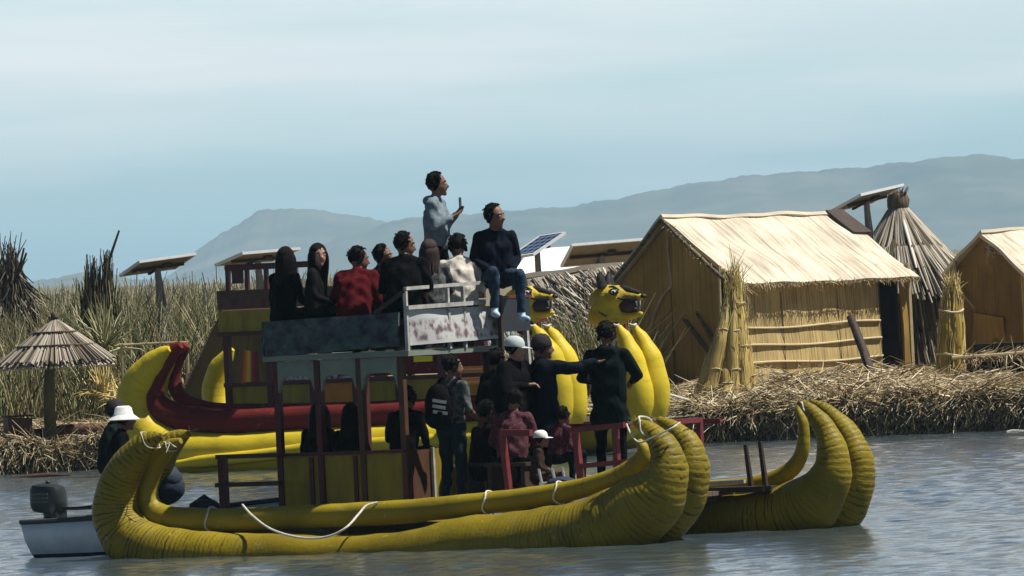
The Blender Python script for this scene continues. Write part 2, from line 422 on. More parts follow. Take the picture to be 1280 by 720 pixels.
def person(label, loc, yaw, H=1.70, pose='stand', lean=0., J=None, top=None, bottom=None, shoe=None, skin=None, hair='short', hat=None,
           head_yaw=0., head_pitch=0., bulk=0., sleeve=True, group=None, child=False, hair_m=None, hand_open=False, hood=False, coat=False):
    skin = skin or SKIN; hair_m = hair_m or HAIR
    s = H / 1.72
    jt = {k: np.array(v, float) for k, v in (STAND if pose == 'stand' else SIT).items()}
    if lean:
        c, sn = math.cos(R(lean)), math.sin(R(lean)); pv = jt['pelvis']
        for k in ('chest', 'neck', 'head', 'sl', 'sr', 'el', 'er', 'wl', 'wr'):
            d = jt[k] - pv
            f = 1.0 if k in ('chest', 'neck', 'head', 'sl', 'sr') else .8
            jt[k] = pv + np.array([d[0] + (c * d[0] + sn * d[2] - d[0]) * f, d[1], d[2] + (-sn * d[0] + c * d[2] - d[2]) * f])
    for k, v in (J or {}).items(): jt[k] = np.array(v, float)
    hs = 1.2 if child else 1.1
    HR = Matrix.Rotation(R(head_yaw), 3, 'Z') @ Matrix.Rotation(R(head_pitch), 3, 'Y')
    hc = jt['head']
    hp = lambda x, y, z: hc + np.array(HR @ Vector((x * hs, y * hs, z * hs)))
    SK, TOP, BOT, SHOE = 0, 1, 2, 3
    P = []
    C = lambda a, ra, b, rb, m: P.append((np.array(a, float), ra, np.array(b, float), rb, m))
    pel, ch, nk = jt['pelvis'], jt['chest'], jt['neck']
    sd = jt['sl'] - jt['sr']; sd /= np.linalg.norm(sd)
    b = bulk
    for q in (-1, 1):
        C(pel + sd * q * .065 + (0, 0, .03), .108 + b, ch + sd * q * .08, .105 + b, TOP)
        C(ch + sd * q * .08, .105 + b, nk + sd * q * .085 - (0, 0, .07), .07 + b * .5, TOP)
        C(pel + np.array([0, q * .07, -.01]), .118, jt['hl' if q > 0 else 'hr'], .105, BOT)
    C(nk - (0, 0, .02), .058 + b * .4, nk - (0, 0, .10), .075, TOP)
    C(pel + (-.012, 0, .05), .112 + b, ch + (-.012, 0, 0), .112 + b, TOP); C(ch + (-.012, 0, 0), .112 + b, nk - (0.012, 0, .08), .082 + b * .6, TOP)
    if coat:
        for q in 'lr': C(pel + (0, 0, .0), .13 + b, jt['h' + q] * .45 + jt['k' + q] * .55, .115 + b * .6, TOP)
    for q, sgn in (('l', 1), ('r', -1)):
        S, E, W = jt['s' + q], jt['e' + q], jt['w' + q]
        C(nk + sd * sgn * .035 - (0, 0, .02), .055 + b * .3, S - (0, 0, .012), .062 + b * .4, TOP)
        C(S, .063 + b * .5, E, .048 + b * .5, TOP)
        if sleeve: C(E, .047 + b * .5, W - (W - E) * .08, .036 + b * .3, TOP)
        C(E, .041, W, .029, SK)
        hp_, kn, an = jt['h' + q], jt['k' + q], jt['a' + q]
        C(hp_, .098, kn, .066, BOT); C(kn, .064, an + np.array([0, 0, .06]), .048, BOT)
        fd = np.array([1., 0, 0])
        if abs((kn - an)[0]) < .5: pass
        C(an + (-.02, 0, -.015), .044, an + np.array([.14, sgn * .02, -.035]), .035, SHOE)
        C(an, .043, an + (0, 0, .05), .045, SHOE)
        # palm
        fd = (W - E) / (np.linalg.norm(W - E) + 1e-6)
        side = np.cross(fd, (0, 0, 1.)) if abs(fd[2]) < .9 else np.array([1., 0, 0])
        side /= np.linalg.norm(side)
        for k in (-1, 0, 1): C(W + side * k * .012, .021, W + fd * .085 + side * k * .024, .016, SK)
    C(nk - (0, 0, .03), .056, hp(-.015, 0, -.06), .051, SK)
    # head
    E = [(hp(-.012, 0, .028), np.array([.098, .078, .10]) * hs), (hp(.018, 0, -.02), np.array([.078, .066, .085]) * hs)]
    C(hp(.035, 0, -.06), .047 * hs, hp(.062, 0, -.088), .026 * hs, SK)
    C(hp(.086, 0, .012), .011, hp(.106, 0, -.022), .016, SK)
    for q in (-1, 1):
        C(hp(.078, q * .018, .028), .016, hp(.066, q * .045, .026), .014, SK)
        C(hp(-.005, q * .077, .012), .016, hp(-.002, q * .077, -.022), .012, SK)
    if hood:
        C(nk + (-.07, .05, -.02), .055, nk + (-.07, -.05, -.02), .055, TOP)
        C(nk + (-.03, .075, -.015), .045, nk + (.04, .05, -.05), .03, TOP); C(nk + (-.03, -.075, -.015), .045, nk + (.04, -.05, -.05), .03, TOP)
    mb = MB()
    for a, ra, c, rc, m in P: cap_mesh(mb, a, ra, c, rc)
    for c, r in E: mb.ell(c, r, 16, 12, HR)
    t = mb.build('tmp', [SKIN], smooth=False)
    md = t.modifiers.new('r', 'REMESH'); md.mode = 'VOXEL'; md.voxel_size = .0125
    m2 = t.modifiers.new('s', 'SMOOTH'); m2.factor = .5; m2.iterations = 3
    me = evaluated(t)
    n = len(me.vertices); V = np.empty(n * 3); me.vertices.foreach_get('co', V); V = V.reshape(-1, 3)
    F = [tuple(p.vertices) for p in me.polygons]; bpy.data.meshes.remove(me)
    cen = np.array([V[list(f)].mean(0) for f in F])
    VN = np.zeros_like(V); fa = np.array([f[:4] for f in F])
    fn = np.cross(V[fa[:, 2]] - V[fa[:, 0]], V[fa[:, 3 if fa.shape[1] > 3 else 1]] - V[fa[:, 1]])
    for q in range(fa.shape[1]): np.add.at(VN, fa[:, q], fn)
    VN /= np.linalg.norm(VN, axis=1, keepdims=True) + 1e-9
    best = np.full(len(F), 9.); who = np.zeros(len(F), int)
    for a, ra, c, rc, m in P:
        d = c - a; tt = np.clip(((cen - a) @ d) / (d @ d + 1e-9), 0, 1)
        dist = np.linalg.norm(cen - a - tt[:, None] * d, axis=1) - (ra + (rc - ra) * tt)
        if m == SK: dist = dist + .004
        k = dist < best; best[k] = dist[k]; who[k] = m
    for c, r in E:
        q = (cen - c) @ np.array(HR); dist = (np.linalg.norm(q / r, axis=1) - 1) * r.min()
        k = dist < best; best[k] = dist[k]; who[k] = SK
    clothv = np.ones(len(V), bool); clothv[fa[(who == SK) | (who == SHOE)].ravel()] = False
    ph = np.array([random.uniform(0, 6) for _ in range(6)])
    X_, Y_, Z_ = V.T
    fold = np.sin(31 * Z_ + 14 * X_ + 3 * np.sin(17 * Y_ + ph[0]) + ph[1]) + .8 * np.sin(23 * Y_ - 29 * Z_ + 2.5 * np.sin(19 * X_ + ph[2]) + ph[3]) + .6 * np.sin(47 * X_ + 38 * Y_ + 20 * Z_ + ph[4])
    V = V + VN * (.0042 * fold * clothv)[:, None]
    out = MB(); out.v = [tuple(v) for v in V]
    for f, m in zip(F, who): out.m = int(m); out.face(f)
    # fingers
    out.m = SK
    for q, sgn in (('l', 1), ('r', -1)):
        E_, W = jt['e' + q], jt['w' + q]
        fd = (W - E_) / (np.linalg.norm(W - E_) + 1e-6)
        side = np.cross(fd, (0, 0, 1.)) if abs(fd[2]) < .9 else np.array([1., 0, 0])
        side /= np.linalg.norm(side); nr = np.cross(side, fd)
        if nr[2] > 0 and not hand_open: nr = -nr
        cu = .12 if hand_open else .55
        for k, ln in zip((-1.5, -.5, .5, 1.5), (.068, .08, .076, .058)):
            p0 = W + fd * .08 + side * k * .0165
            p1 = p0 + (fd * math.cos(cu) + nr * math.sin(cu)) * ln * .5
            p2 = p1 + (fd * math.cos(cu * 2.2) + nr * math.sin(cu * 2.2)) * ln * .55
            out.tube([p0, p1, p2], [.0095, .0088, .0068], 6, curve=False)
        th = W + fd * .03 + side * .03 * (-sgn)
        out.tube([W + fd * .02 - side * sgn * .015, th + fd * .02 - side * sgn * .01, th + fd * .065 - side * sgn * .012 + nr * .01], [.013, .0115, .008], 6, curve=False)
    # eyes, lips, brows
    for q in (-1, 1):
        out.m = 4; out.ell(hp(.074, q * .032, .012), .013 * hs, 8, 6)
        out.m = 5; out.ell(hp(.084, q * .033, .012), .0065 * hs, 6, 5)
        out.tube([hp(.088, q * .016, .034), hp(.086, q * .034, .04), hp(.07, q * .052, .034)], .0055, 5, curve=False)
    out.m = 6; out.tube([hp(.074, .024, -.05), hp(.088, 0, -.049), hp(.074, -.024, -.05)], [.005, .008, .005], 6, curve=False)
    out.v = [tuple(np.array(v) * s) for v in out.v]
    o = out.build('person', [skin, top, bottom or top, shoe or M['black'], EYEW, EYED, LIP])
    o.data.set_sharp_from_angle(angle=R(80))
    o.location = [float(c) for c in loc]; o.rotation_euler = (0, 0, yaw)
    tag(o, label, 'person', group)
    # hair
    if hair:
        hb = MB()
        if hair == 'short':
            hb.ell(hp(-.026, 0, .042), np.array([.095, .086, .098]) * hs, 16, 12, HR, wob=.05)
            for k in range(0 if hat else 90):
                th = random.uniform(0, 1.75); a = random.uniform(-math.pi, math.pi)
                if th > .75 and abs(a) < 1.0: continue
                n_ = (math.sin(th) * math.cos(a), math.sin(th) * math.sin(a), math.cos(th))
                p0 = (-.026 + .088 * n_[0], .080 * n_[1], .042 + .09 * n_[2]); fw = random.uniform(-.01, .035)
                hb.tube([hp(*p0), hp(p0[0] + .014 * n_[0] + fw * .5, p0[1] + .013 * n_[1] + random.uniform(-.012, .012), p0[2] + .010 * n_[2] + .002), hp(p0[0] + .015 * n_[0] + fw, p0[1] + .014 * n_[1] + random.uniform(-.02, .02), p0[2] + .009 * n_[2] - .010)], [.012, .010, .003], 5, curve=False)
            for q in (-1, 1): hb.tube([hp(.02, q * .078, .05), hp(.0, q * .083, .0), hp(-.04, q * .075, -.045)], [.02, .02, .018], 7, curve=False)
        else:
            hb.ell(hp(-.024, 0, .04), np.array([.102, .094, .104]) * hs, 16, 12, HR, wob=.03)
            ln = {'long': .40, 'mid': .2}[hair]
            for k in range(46):
                a = math.pi * .30 + math.pi * 1.4 * k / 45
                x, y = math.cos(a), math.sin(a)
                l = ln * random.uniform(.55, 1.15)
                hb.tube([hp(-.02 + .05 * x, .05 * y, .10), hp(-.02 + .095 * x, .09 * y, .02), hp(-.025 + .10 * x, .098 * y, -.10),
                         hp(-.04 + .085 * x + random.uniform(-.015, .015), .085 * y + random.uniform(-.015, .015), -.14 - l * .35) - (.015, 0, 0), hp(-.055 + .07 * x + random.uniform(-.03, .03), .08 * y + random.uniform(-.03, .03), -.10 - l)],
                        [.016, .019, .019, .017, .005], 6, step=.06)
        hb.v = [tuple(np.array(v) * s) for v in hb.v]
        hb.build('hair', hair_m, o, angle=70)
    if hat:
        kind, hm = hat
        h = MB(); Mx = HR @ Matrix.Scale(hs * 1.05, 3)
        if kind == 'cap':
            h.lathe([(.001, .135), (.04, .132), (.075, .115), (.098, .08), (.104, .04), (.103, .03), (.098, .03)], hp(-.018, 0, 0), 20, Mx)
            top_ = []
            for k in range(9):
                a = -1.05 + 2.1 * k / 8; top_.append(hp(-.018 + .10 * math.cos(a), .10 * math.sin(a), .042))
            for k in range(9):
                a = 1.05 - 2.1 * k / 8; top_.append(hp(-.018 + .10 * math.cos(a) + .085 * max(0, math.cos(a * 1.35)), .092 * math.sin(a), .026))
            h.prism(top_, np.array(HR @ Vector((0, 0, -.007))))
        elif kind == 'bucket':
            h.lathe([(.001, .14), (.06, .138), (.085, .12), (.102, .05), (.108, .045), (.165, .0), (.163, -.008), (.10, .03)], hp(-.015, 0, .01), 24, Mx)
        elif kind == 'beanie':
            h.lathe([(.001, .15), (.05, .142), (.085, .115), (.106, .06), (.11, .025), (.104, .015)], hp(-.02, 0, .0), 20, Mx)
        h.v = [tuple(np.array(v) * s) for v in h.v]
        h.build({'cap': 'cap', 'bucket': 'sun_hat', 'beanie': 'knit_cap'}[kind], hm, o, angle=50)
    return o
# ------------------------------------------------------------------ the near catamaran of reed bundles
TH = R(33)
near_mid = np.array([-1.24, 101.5, 0.]); Ld = np.array([math.sin(TH), math.cos(TH), 0.])
B = Frame(near_mid + 1.6 * Ld, -TH)
boat = empty('reed_catamaran', B.O, B.yaw)
tag(boat, 'yellow double-hulled reed boat with crowded upper deck, nearest of the boats', 'reed boat')

FRAY = mat_blade('frayed_reed')
def tube_part(name, P, Rr, m, seg=18, step=.1, wob=.03, parent=boat):
    mb = MB(); mb.tube(P, Rr, seg, step, wob); return mb.build(name, m, parent, angle=60)

near_main = [(201, 545, 4), (192, 548, 10), (178, 558, 17), (160, 582, 23), (146, 612, 26), (145, 645, 30), (162, 674, 34), (200, 692, 36), (260, 699, 34), (345, 699, 32), (430, 700, 30), (500, 697, 32),
             (600, 685, 41), (700, 678, 47), (765, 660, 48), (812, 628, 42), (833, 594, 29), (831, 562, 20), (814, 540, 12), (794, 527, 5)]
Pn, Rn = B.path(near_main, -1.9)
tube_part('hull_bundle', Pn, Rn, M['hull'])
# the second bundle of the same hull stands 0.6 m further in
du = B.hit(862, 594, -1.3)[0] - B.hit(833, 594, -1.9)[0]
P2 = [np.array([p[0] + (du if i > 11 else du * .4), -1.3, p[2]]) for i, p in enumerate(Pn)]
tube_part('hull_bundle', P2, [r * .96 for r in Rn], M['hull'])
thin = [(226, 551, 4), (214, 557, 9), (198, 572, 13), (186, 598, 14), (184, 622, 15), (196, 642, 16), (225, 650, 16), (300, 650, 15), (400, 645, 15), (500, 640, 15), (600, 630, 14),
        (700, 616, 13), (754, 602, 12), (786, 588, 12), (803, 572, 10), (804, 560, 8), (798, 552, 5)]
Pt, Rt = B.path(thin, -1.62)
tube_part('gunwale_bundle', Pt, Rt, M['hull_thin'], 14, .08)

far1 = [(900, 655, 34), (960, 650, 38), (1010, 632, 38), (1036, 600, 28), (1041, 568, 21), (1030, 535, 14), (1013, 513, 9), (999, 502, 4)]
far2 = [(905, 655, 34), (970, 650, 38), (1040, 640, 36), (1066, 610, 27), (1071, 578, 22), (1060, 545, 17), (1036, 516, 10), (1014, 502, 4)]
farg = [(890, 612, 12), (943, 607, 12), (984, 591, 11), (1002, 566, 9), (1004, 531, 7), (996, 510, 4)]
def far_tube(pts, v, base, shift, k):
    P, Rr = B.path(pts, v)
    bp = [(np.array([p[0] + shift, v, p[2]]), r) for i, (p, r) in enumerate(base) if p[0] + shift < P[0][0] - .5 and i >= 7]
    bp = [(bp[0][0] - (.45, 0, .06), bp[0][1] * .35)] + bp
    return [b[0] for b in bp] + P, [b[1] for b in bp] + Rr
for pts, v in ((far1, 1.3), (far2, 1.9)):
    sh = B.path(pts, v)[0][-2][0] - Pn[-2][0]
    P, Rr = far_tube(pts, v, list(zip(Pn, Rn)), sh, 0)
    tube_part('hull_bundle', P, Rr, M['hull'])
P, Rr = far_tube(farg, 1.58, list(zip(Pt, Rt)), sh, 0)
tube_part('gunwale_bundle', P, Rr, M['hull_thin'], 14, .08)

# frayed reed ends poking out of the bundle tips
for P, v in ((Pn[0], 0), (Pn[-1], 0), (P2[0], 0), (P2[-1], 0)):
    n = 9; d = rng.normal(0, 1, (n, 3)) * (.05, .03, .04) + (.08 if P[0] < 0 else -.10, 0, .02)
    blades('frayed_reeds', np.array(P) + rng.normal(0, .02, (n, 3)), np.array(P) + d, rng.normal(0, .02, (n, 3)), .012, np.array([(.42, .34, .14), (.25, .19, .08)])[rng.integers(0, 2, n)], FRAY, parent=boat)

# deck between the hulls
zD = .47
u_st = B.u_at(262, -1.2, zD); u_bw = B.u_at(770, -1.2, zD)
mb = MB()
npl = 16
for i in range(npl):
    v = -1.28 + 2.56 * (i + .5) / npl
    mb.box(((u_st + u_bw) / 2, v, zD - .03), (u_bw - u_st, 2.56 / npl - .008, .05))
for uu in np.linspace(u_st + .2, u_bw - .2, 6): mb.box((uu, 0, zD - .095), (.09, 2.5, .078))
mb.build('deck', M['deck'], boat, smooth=False)

def bars(name, segs, m, parent=boat, w=.04):
    mb = MB()
    for a, b in segs: mb.bar(a, b, w)
    return mb.build(name, m, parent, smooth=False)
hit = B.hit
# stern rail
vs = -1.22
a = hit(278, 571, vs); b = hit(344, 568, vs); zt = a[2]
c = hit(277, 637, vs)
mb = MB(); mb.bar((a[0], vs, zt + .01), (a[0], vs, zD), .085, .085); mb.build('rail_post', M['dkred'], boat, smooth=False)
bars('stern_rail', [((a[0] - .04, vs - .06, zt), (b[0] + .1, vs - .06, zt))], M['wood'], w=.05)
z2 = hit(278, 606, vs)[2]
bars('stern_rail', [((a[0] - .06, vs - .065, z2), (b[0] + .1, vs - .065, z2))], M['wood'], w=.05)

# cabin -----------------------------------------------------------
vn, vf = -1.0, .75
uA, uB = hit(338, 400, vn)[0], hit(503, 400, vn)[0]
zR, zP = hit(500, 446, vn)[2], hit(500, 391, vn)[2]
zL = hit(500, 566, vn)[2]
ups = [hit(p, 500, vn)[0] for p in (348, 400, 452, 504)]
for u in ups:
    w = .07 if u != ups[1] else .10
    mb = MB(); mb.bar((u, vn, zD), (u, vn, zR), w, .07); mb.build('cabin_post', M['dkred'] if u < ups[2] else M['brown'], boat, smooth=False)
for u in (ups[0], ups[-1]):
    mb = MB(); mb.bar((u, vf, zD), (u, vf, zR), .07, .07); mb.build('cabin_post', M['dkred'], boat, smooth=False)
# arched window header on the near side
mb = MB()
hz = .19
for i in range(3):
    a, b = ups[i] + (.035 if i != 1 else .05), ups[i + 1] - .035
    pts = [(a, vn - .045, zR), (a, vn - .045, zR - hz - .16)]
    for k in range(6): t = math.pi / 2 * k / 5; pts.append((a + .03 + .12 * (1 - math.cos(t)), vn - .045, zR - hz + .0 + .10 * math.sin(t) - .08))
    for k in range(6): t = math.pi / 2 * (5 - k) / 5; pts.append((b - .03 - .12 * (1 - math.cos(t)), vn - .045, zR - hz + .10 * math.sin(t) - .08))
    pts += [(b, vn - .045, zR - hz - .16), (b, vn - .045, zR)]
    mb.prism(pts, (0, .05, 0))
mb.build('window_header', M['greengrey'], boat, smooth=False)
# lower boards, near side and front
for i in range(3):
    mb = MB(); mb.box(((ups[i] + ups[i + 1]) / 2, vn, (zL + zD) / 2 + .0), (ups[i + 1] - ups[i] - .075, .03, zL - zD - .004)); mb.build('side_board', M['yellow'], boat, smooth=False)
for p in (392, 447):
    u = hit(p, 600, vn)[0]; mb = MB(); mb.box((u, vn - .029, (zL + zD) / 2), (.05, .024, zL - zD - .03)); mb.build('board_batten', M['dkred'], boat, smooth=False)
mb = MB(); mb.box(((ups[0] + ups[3]) / 2, vn - .02, zL + .02), (ups[3] - ups[0] + .06, .10, .036)); mb.build('window_sill', M['dkred'], boat, smooth=False)
mb = MB(); mb.box((uB, vn + .22, (zL + zD) / 2 + .02), (.03, .36, zL - zD)); mb.build('front_board', M['brown'], boat, smooth=False)
mb = MB(); mb.box((uB + .02, vn + .62, (zL + zD) / 2), (.03, .40, zL - zD + .05)); mb.build('front_board', M['yellow'], boat, smooth=False)
mb = MB(); mb.box((uB + .04, vn + .425, (zL + zD) / 2), (.03, .035, zL - zD + .08)); mb.build('board_batten', M['white'], boat, smooth=False)
mb = MB(); mb.box(((ups[0] + ups[3]) / 2, vf, (zL + zD) / 2 - .1), (ups[3] - ups[0] - .08, .03, zL - zD - .25)); mb.build('side_board', M['yellow'], boat, smooth=False)
# side benches inside the cabin
mb = MB(); mb.box(((ups[0] + ups[3]) / 2, vn + .3, zD + .40), (1.5, .36, .04)); mb.box(((ups[0] + ups[3]) / 2, vn + .3, zD + .19), (1.2, .04, .38)); mb.build('cabin_bench', M['wood'], boat, smooth=False)
# roof
mb = MB(); mb.box(((uA + uB) / 2 + .03, (vn + vf) / 2, zR + .035), (uB - uA + .18, vf - vn + .2, .06)); mb.build('roof', M['greengrey'], boat, smooth=False)
# parapet cloth: near side (hangs in uneven folds), tilted like the photo's
mb = MB()
z0a, z0b = hit(338, 446, vn)[2], hit(503, 432, vn)[2]
z1a, z1b = hit(338, 402, vn)[2], hit(503, 390, vn)[2]
vq = vn - .12
mb.slab((uA - .02, vq, z0a), (uB + .02, vq, z0b), (uB + .02, vq + .02, z1b), (uA - .02, vq + .02, z1a), 60, 16, .03, wob=.030, seed=3)
mb.build('parapet_cloth', M['parapet'], boat)
mb = MB(); mb.slab((uA - .06, vf, z0a), (uA - .06, vq + .02, z0a), (uA - .06, vq + .02, z1a), (uA - .06, vf, z1a), 20, 8, .03, wob=.015, seed=4)
mb.slab((uB, vf + .12, z0b), (uA, vf + .12, z0a), (uA, vf + .12, z1a), (uB, vf + .12, z1b), 20, 8, .03, wob=.015, seed=5); mb.build('parapet_cloth', M['parapet'], boat)
# banner on the front
m, nt, bs = newmat('printed_banner'); L = nt.links.new
tc = N(nt, 'TexCoord'); mp = N(nt, 'Mapping', Scale=(10., 8.5, 1)); L(tc.outputs['UV'], mp.inputs[0])
vo = N(nt, 'TexVoronoi', Scale=1., Randomness=.75); L(mp.outputs[0], vo.inputs['Vector'])
nz = N(nt, 'TexNoise', Scale=16., Detail=3.); L(tc.outputs['UV'], nz.inputs['Vector'])
pr = ramp(nt, [(.28, (.12, .085, .095)), (.44, (.26, .21, .215)), (.56, (.36, .34, .335)), (.70, (.46, .46, .44))], 'LINEAR')
ad = N(nt, 'Math', operation='MULTIPLY_ADD'); L(nz.outputs[0], ad.inputs[0]); ad.inputs[1].default_value = 1.1; ad.inputs[2].default_value = -.52
a2 = N(nt, 'Math', operation='ADD'); L(vo.outputs['Distance'], a2.inputs[0]); L(ad.outputs[0], a2.inputs[1]); L(a2.outputs[0], pr.inputs[0])
sx = N(nt, 'SeparateXYZ'); L(tc.outputs['UV'], sx.inputs[0])
mk = ramp(nt, [(.02, 0.), (.05, 1.), (.24, 1.), (.30, 0.)]); L(sx.outputs[1], mk.inputs[0])
mx = N(nt, 'Mix', data_type='RGBA'); L(mk.outputs[0], mx.inputs[0]); mx.inputs[6].default_value = (.44, .46, .44, 1); L(pr.outputs[0], mx.inputs[7])
L(mx.outputs[2], bs.inputs['Base Color']); bs.inputs['Roughness'].default_value = .6
M['banner'] = m
ub = uB + .15
zb0, zb1 = hit(503, 432, vn)[2] + .0, hit(503, 388, vn)[2]
vr = vf + .03
mb = MB(); mb.slab((ub, vn - .1, zb0), (ub, vr, zb0 + .02), (ub - .03, vr, zb1), (ub - .03, vn - .1, zb1), 40, 16, .012, wob=.018, seed=9)
mb.build('banner', M['banner'], boat)
# roof rails
zt1, zt2 = hit(503, 386, vn)[2] + .01, hit(503, 361, vn)[2]
segs = [((ub, vn - .12, zt1), (ub, vr + .02, zt1 + .02))]
bars('roof_rail', segs, M['white'], w=.045)
bars('roof_rail', [((ub - .03, vn - .1, zt2), (ub - .03, vr, zt2 + .03))], M['white'], w=.038)
for f in (0, .45, .62, 1.):
    v = vn - .1 + (vr - vn + .1) * f
    mb = MB(); mb.bar((ub - .03, v, zR + .06), (ub - .03, v, zt2 + .03 * f - .027), .035, .04); mb.build('roof_rail_post', M['white'], boat, smooth=False)
bars('roof_rail', [((ub - .03, vn - .1, zt2 - .02), (ub - .45, vn - .1, zt2 - .26))], M['wood'], w=.04)
# roof benches
for v in (vn + .28, vf - .25):
    mb = MB(); mb.box(((uA + uB) / 2, v, zR + .345), (uB - uA - .1, .32, .04))
    for u in (uA + .2, uB - .2): mb.box((u, v, zR + .195), (.05, .28, .258))
    mb.build('roof_bench', M['wood'], boat, smooth=False)
# pale leaning strut right of the banner, dark wind board on posts beyond it
mb = MB(); p = hit(611, 386, vf); q = hit(622, 443, vf); mb.bar(p, q, .05, .05); mb.build('strut', M['greengrey'], boat, smooth=False)
mb = MB(); p = hit(604, 428, vf); mb.bar((uB + .06, vf, zR), (uB + .06, vf, zD), .06, .06); mb.build('cabin_post', M['dkred'], boat, smooth=False)
uw = uB + .25
v0, v1 = .62, 1.18
q0 = hit(628, 415, v0); q1 = hit(628, 372, v0)
mb = MB(); mb.box((q0[0], (v0 + v1) / 2, (q0[2] + q1[2]) / 2), (.035, v1 - v0, q1[2] - q0[2])); mb.build('wind_board', M['board'], boat, smooth=False)
mb = MB(); mb.bar((q0[0], v1 + .03, zD), (q0[0] - .08, v1 + .03, q1[2] + .03), .045, .05); mb.build('wind_board_post', M['white'], boat, smooth=False)
mb = MB(); mb.bar((q0[0], v0 - .03, zD), (q0[0], v0 - .03, q1[2] + .03), .045, .05); mb.build('wind_board_post', M['wood'], boat, smooth=False)
mb = MB(); mb.bar((q0[0], v0 - .02, q1[2] + .005), (q0[0], v1 + .05, q1[2] + .005), .05, .03); mb.build('wind_board_post', M['rail_red'], boat, smooth=False)

# red bow rails
vr1 = -1.2
def P_(px, py, v=vr1): return hit(px, py, v)
zr = P_(640, 541)[2]
segs_top = [(P_(626, 541), P_(664, 541))]
bars('bow_rail', segs_top, M['rail_red'], w=.07)
bars('bow_rail', [(P_(712, 538), P_(781, 531))], M['rail_red'], w=.06)
bars('bow_rail', [(P_(722, 583), P_(795, 576))], M['rail_red'], w=.055)
for (a, b) in (((628, 545), (636, 612)), ((719, 541), (727, 606)), ((769, 535), (772, 592))):
    mb = MB(); p, q = P_(*a), P_(*b); mb.bar((p[0], p[1] + .002, p[2]), (q[0], q[1] + .002, q[2]), .07, .06); mb.build('bow_rail_post', M['rail_red'], boat, smooth=False)
ue = P_(786, 531)[0]
ve = .55
qa = np.array([B.u_at(872, ve, P_(781, 531)[2]), ve, P_(781, 531)[2]])
bars('bow_rail', [(P_(783, 531) + (0, .03, 0), hit(874, 525, .45))], M['rail_red'], w=.055)
mb = MB(); p = hit(874, 526, .47); mb.bar(p + (0, 0, .03), (p[0], .47, zD - .05), .06, .06); mb.build('bow_rail_post', M['rail_red'], boat, smooth=False)
# far rail on the other hull's side of the deck
bars('bow_rail', [((uB + .5, 1.22, zr), (u_bw - .1, 1.22, zr))], M['rail_red'], w=.05)
# two short mooring posts on the far bow
for px in ((932, 556), (950, 552)):
    p = hit(px[0], px[1], 1.2); mb = MB(); mb.tube([(p[0], 1.2, p[2]), (p[0] + .05, 1.2, .46)], [.028, .035], 8, curve=False); mb.build('mooring_post', M['wood'], boat)
mb = MB(); p = hit(890, 597, 1.1); q = hit(962, 588, 1.1); mb.bar((p[0], 1.1, .47), (q[0], 1.1, .47), .30, .06); mb.build('bow_board', M['wood'], boat, smooth=False)
mb = MB(); p = hit(886, 591, 1.05); q = hit(930, 583, 1.05); mb.bar((p[0], 1.05, .55), (q[0], 1.05, .56), .04, .04); mb.build('bow_board', M['white'], boat, smooth=False)
# ropes
rp_ = [(303, 631, -1.78), (316, 645, -1.95), (340, 662, -2.22), (375, 672, -2.27), (408, 671, -2.27), (432, 660, -2.2), (448, 643, -1.95), (458, 632, -1.8), (472, 628, -1.7)]
P = [hit(*q) for q in rp_]
mb = MB(); mb.tube(P, [.013] * len(P), 8, .05); mb.build('draped_rope', M['rope'], boat)
def ring(px, py, v, r, name='rope_tie', axis=(1, 0, .0), th=.011):
    c = hit(px, py, v); ax = Vector(axis).normalized(); Q = ax.to_track_quat('Z', 'Y').to_matrix()
    P = [c + np.array(Q @ Vector((r * math.cos(t), r * math.sin(t), .02 * math.sin(3 * t)))) for t in np.linspace(0, 2 * math.pi, 25)]
    mb = MB(); mb.tube(P, th, 6, curve=False, capend=False); return mb.build(name, M['rope'], boat)
ring(266, 650, -1.62, .145); ring(612, 629, -1.62, .135); ring(700, 616, -1.62, .125, th=.010)
ring(188, 550, -1.9, .14, axis=(1, 0, .9), th=.006); ring(213, 558, -1.62, .085, axis=(1, 0, .9), th=.006); ring(808, 533, -1.9, .13, axis=(1, 0, .5)); ring(1008, 508, 1.3, .08, axis=(1, 0, 1)); 
P = [hit(783, 530, -1.95), hit(790, 545, -2.05), hit(800, 553, -2.1), hit(815, 547, -2.12), hit(838, 536, -2.1), hit(850, 528, -1.95)]
mb = MB(); mb.tube(P, [.010] * 6, 7, .04); mb.build('draped_rope', M['rope'], boat)
mb = MB()
for k in range(5):
    p = hit(204 + k * 2, 552 + (k % 3) * 3, -1.8); mb.tube([p, p + (random.uniform(.0, .16), random.uniform(-.1, .1), random.uniform(-.12, .02))], [.005, .003], 5, curve=False)
mb.build('frayed_rope', M['rope'], boat)

# ------------------------------------------------------------------ things lying on the boat
def on_boat(px, v, z): u = B.u_at(px, v, z); return B.world(u, v, z)
def thing_mesh(mb, name, m, loc, yaw, label, cat, group=None, **k):
    o = mb.build(name, m, **k); o.location = [float(c) for c in loc]; o.rotation_euler = (0, 0, yaw); return tag(o, label, cat, group)
mb = MB()
for c, r in (((0, 0, .17), (.25, .22, .2)), ((-.04, .03, .30), (.20, .18, .17)), ((.06, -.02, .26), (.18, .17, .15)), ((-.06, .02, .47), (.07, .06, .06))): mb.ell(c, r, 16, 12, wob=.03)
thing_mesh(mb, 'sack', M['bluefab'], on_boat(206, -1.15, zD + .12), B.yaw, 'bulging dark navy sack standing at the stern by the curled yellow tip', 'sack')
mb = MB(); mb.ell((0, 0, .07), (.19, .13, .085), 16, 10, wob=.05); mb.tube([(-.2, .05, .06), (0, 0, .17), (.2, -.04, .05)], [.02, .03, .02], 7)
thing_mesh(mb, 'bag', M['black'], on_boat(256, -1.15, zD), B.yaw, 'small slumped black bag lying next to the dark stern rail post', 'bag')
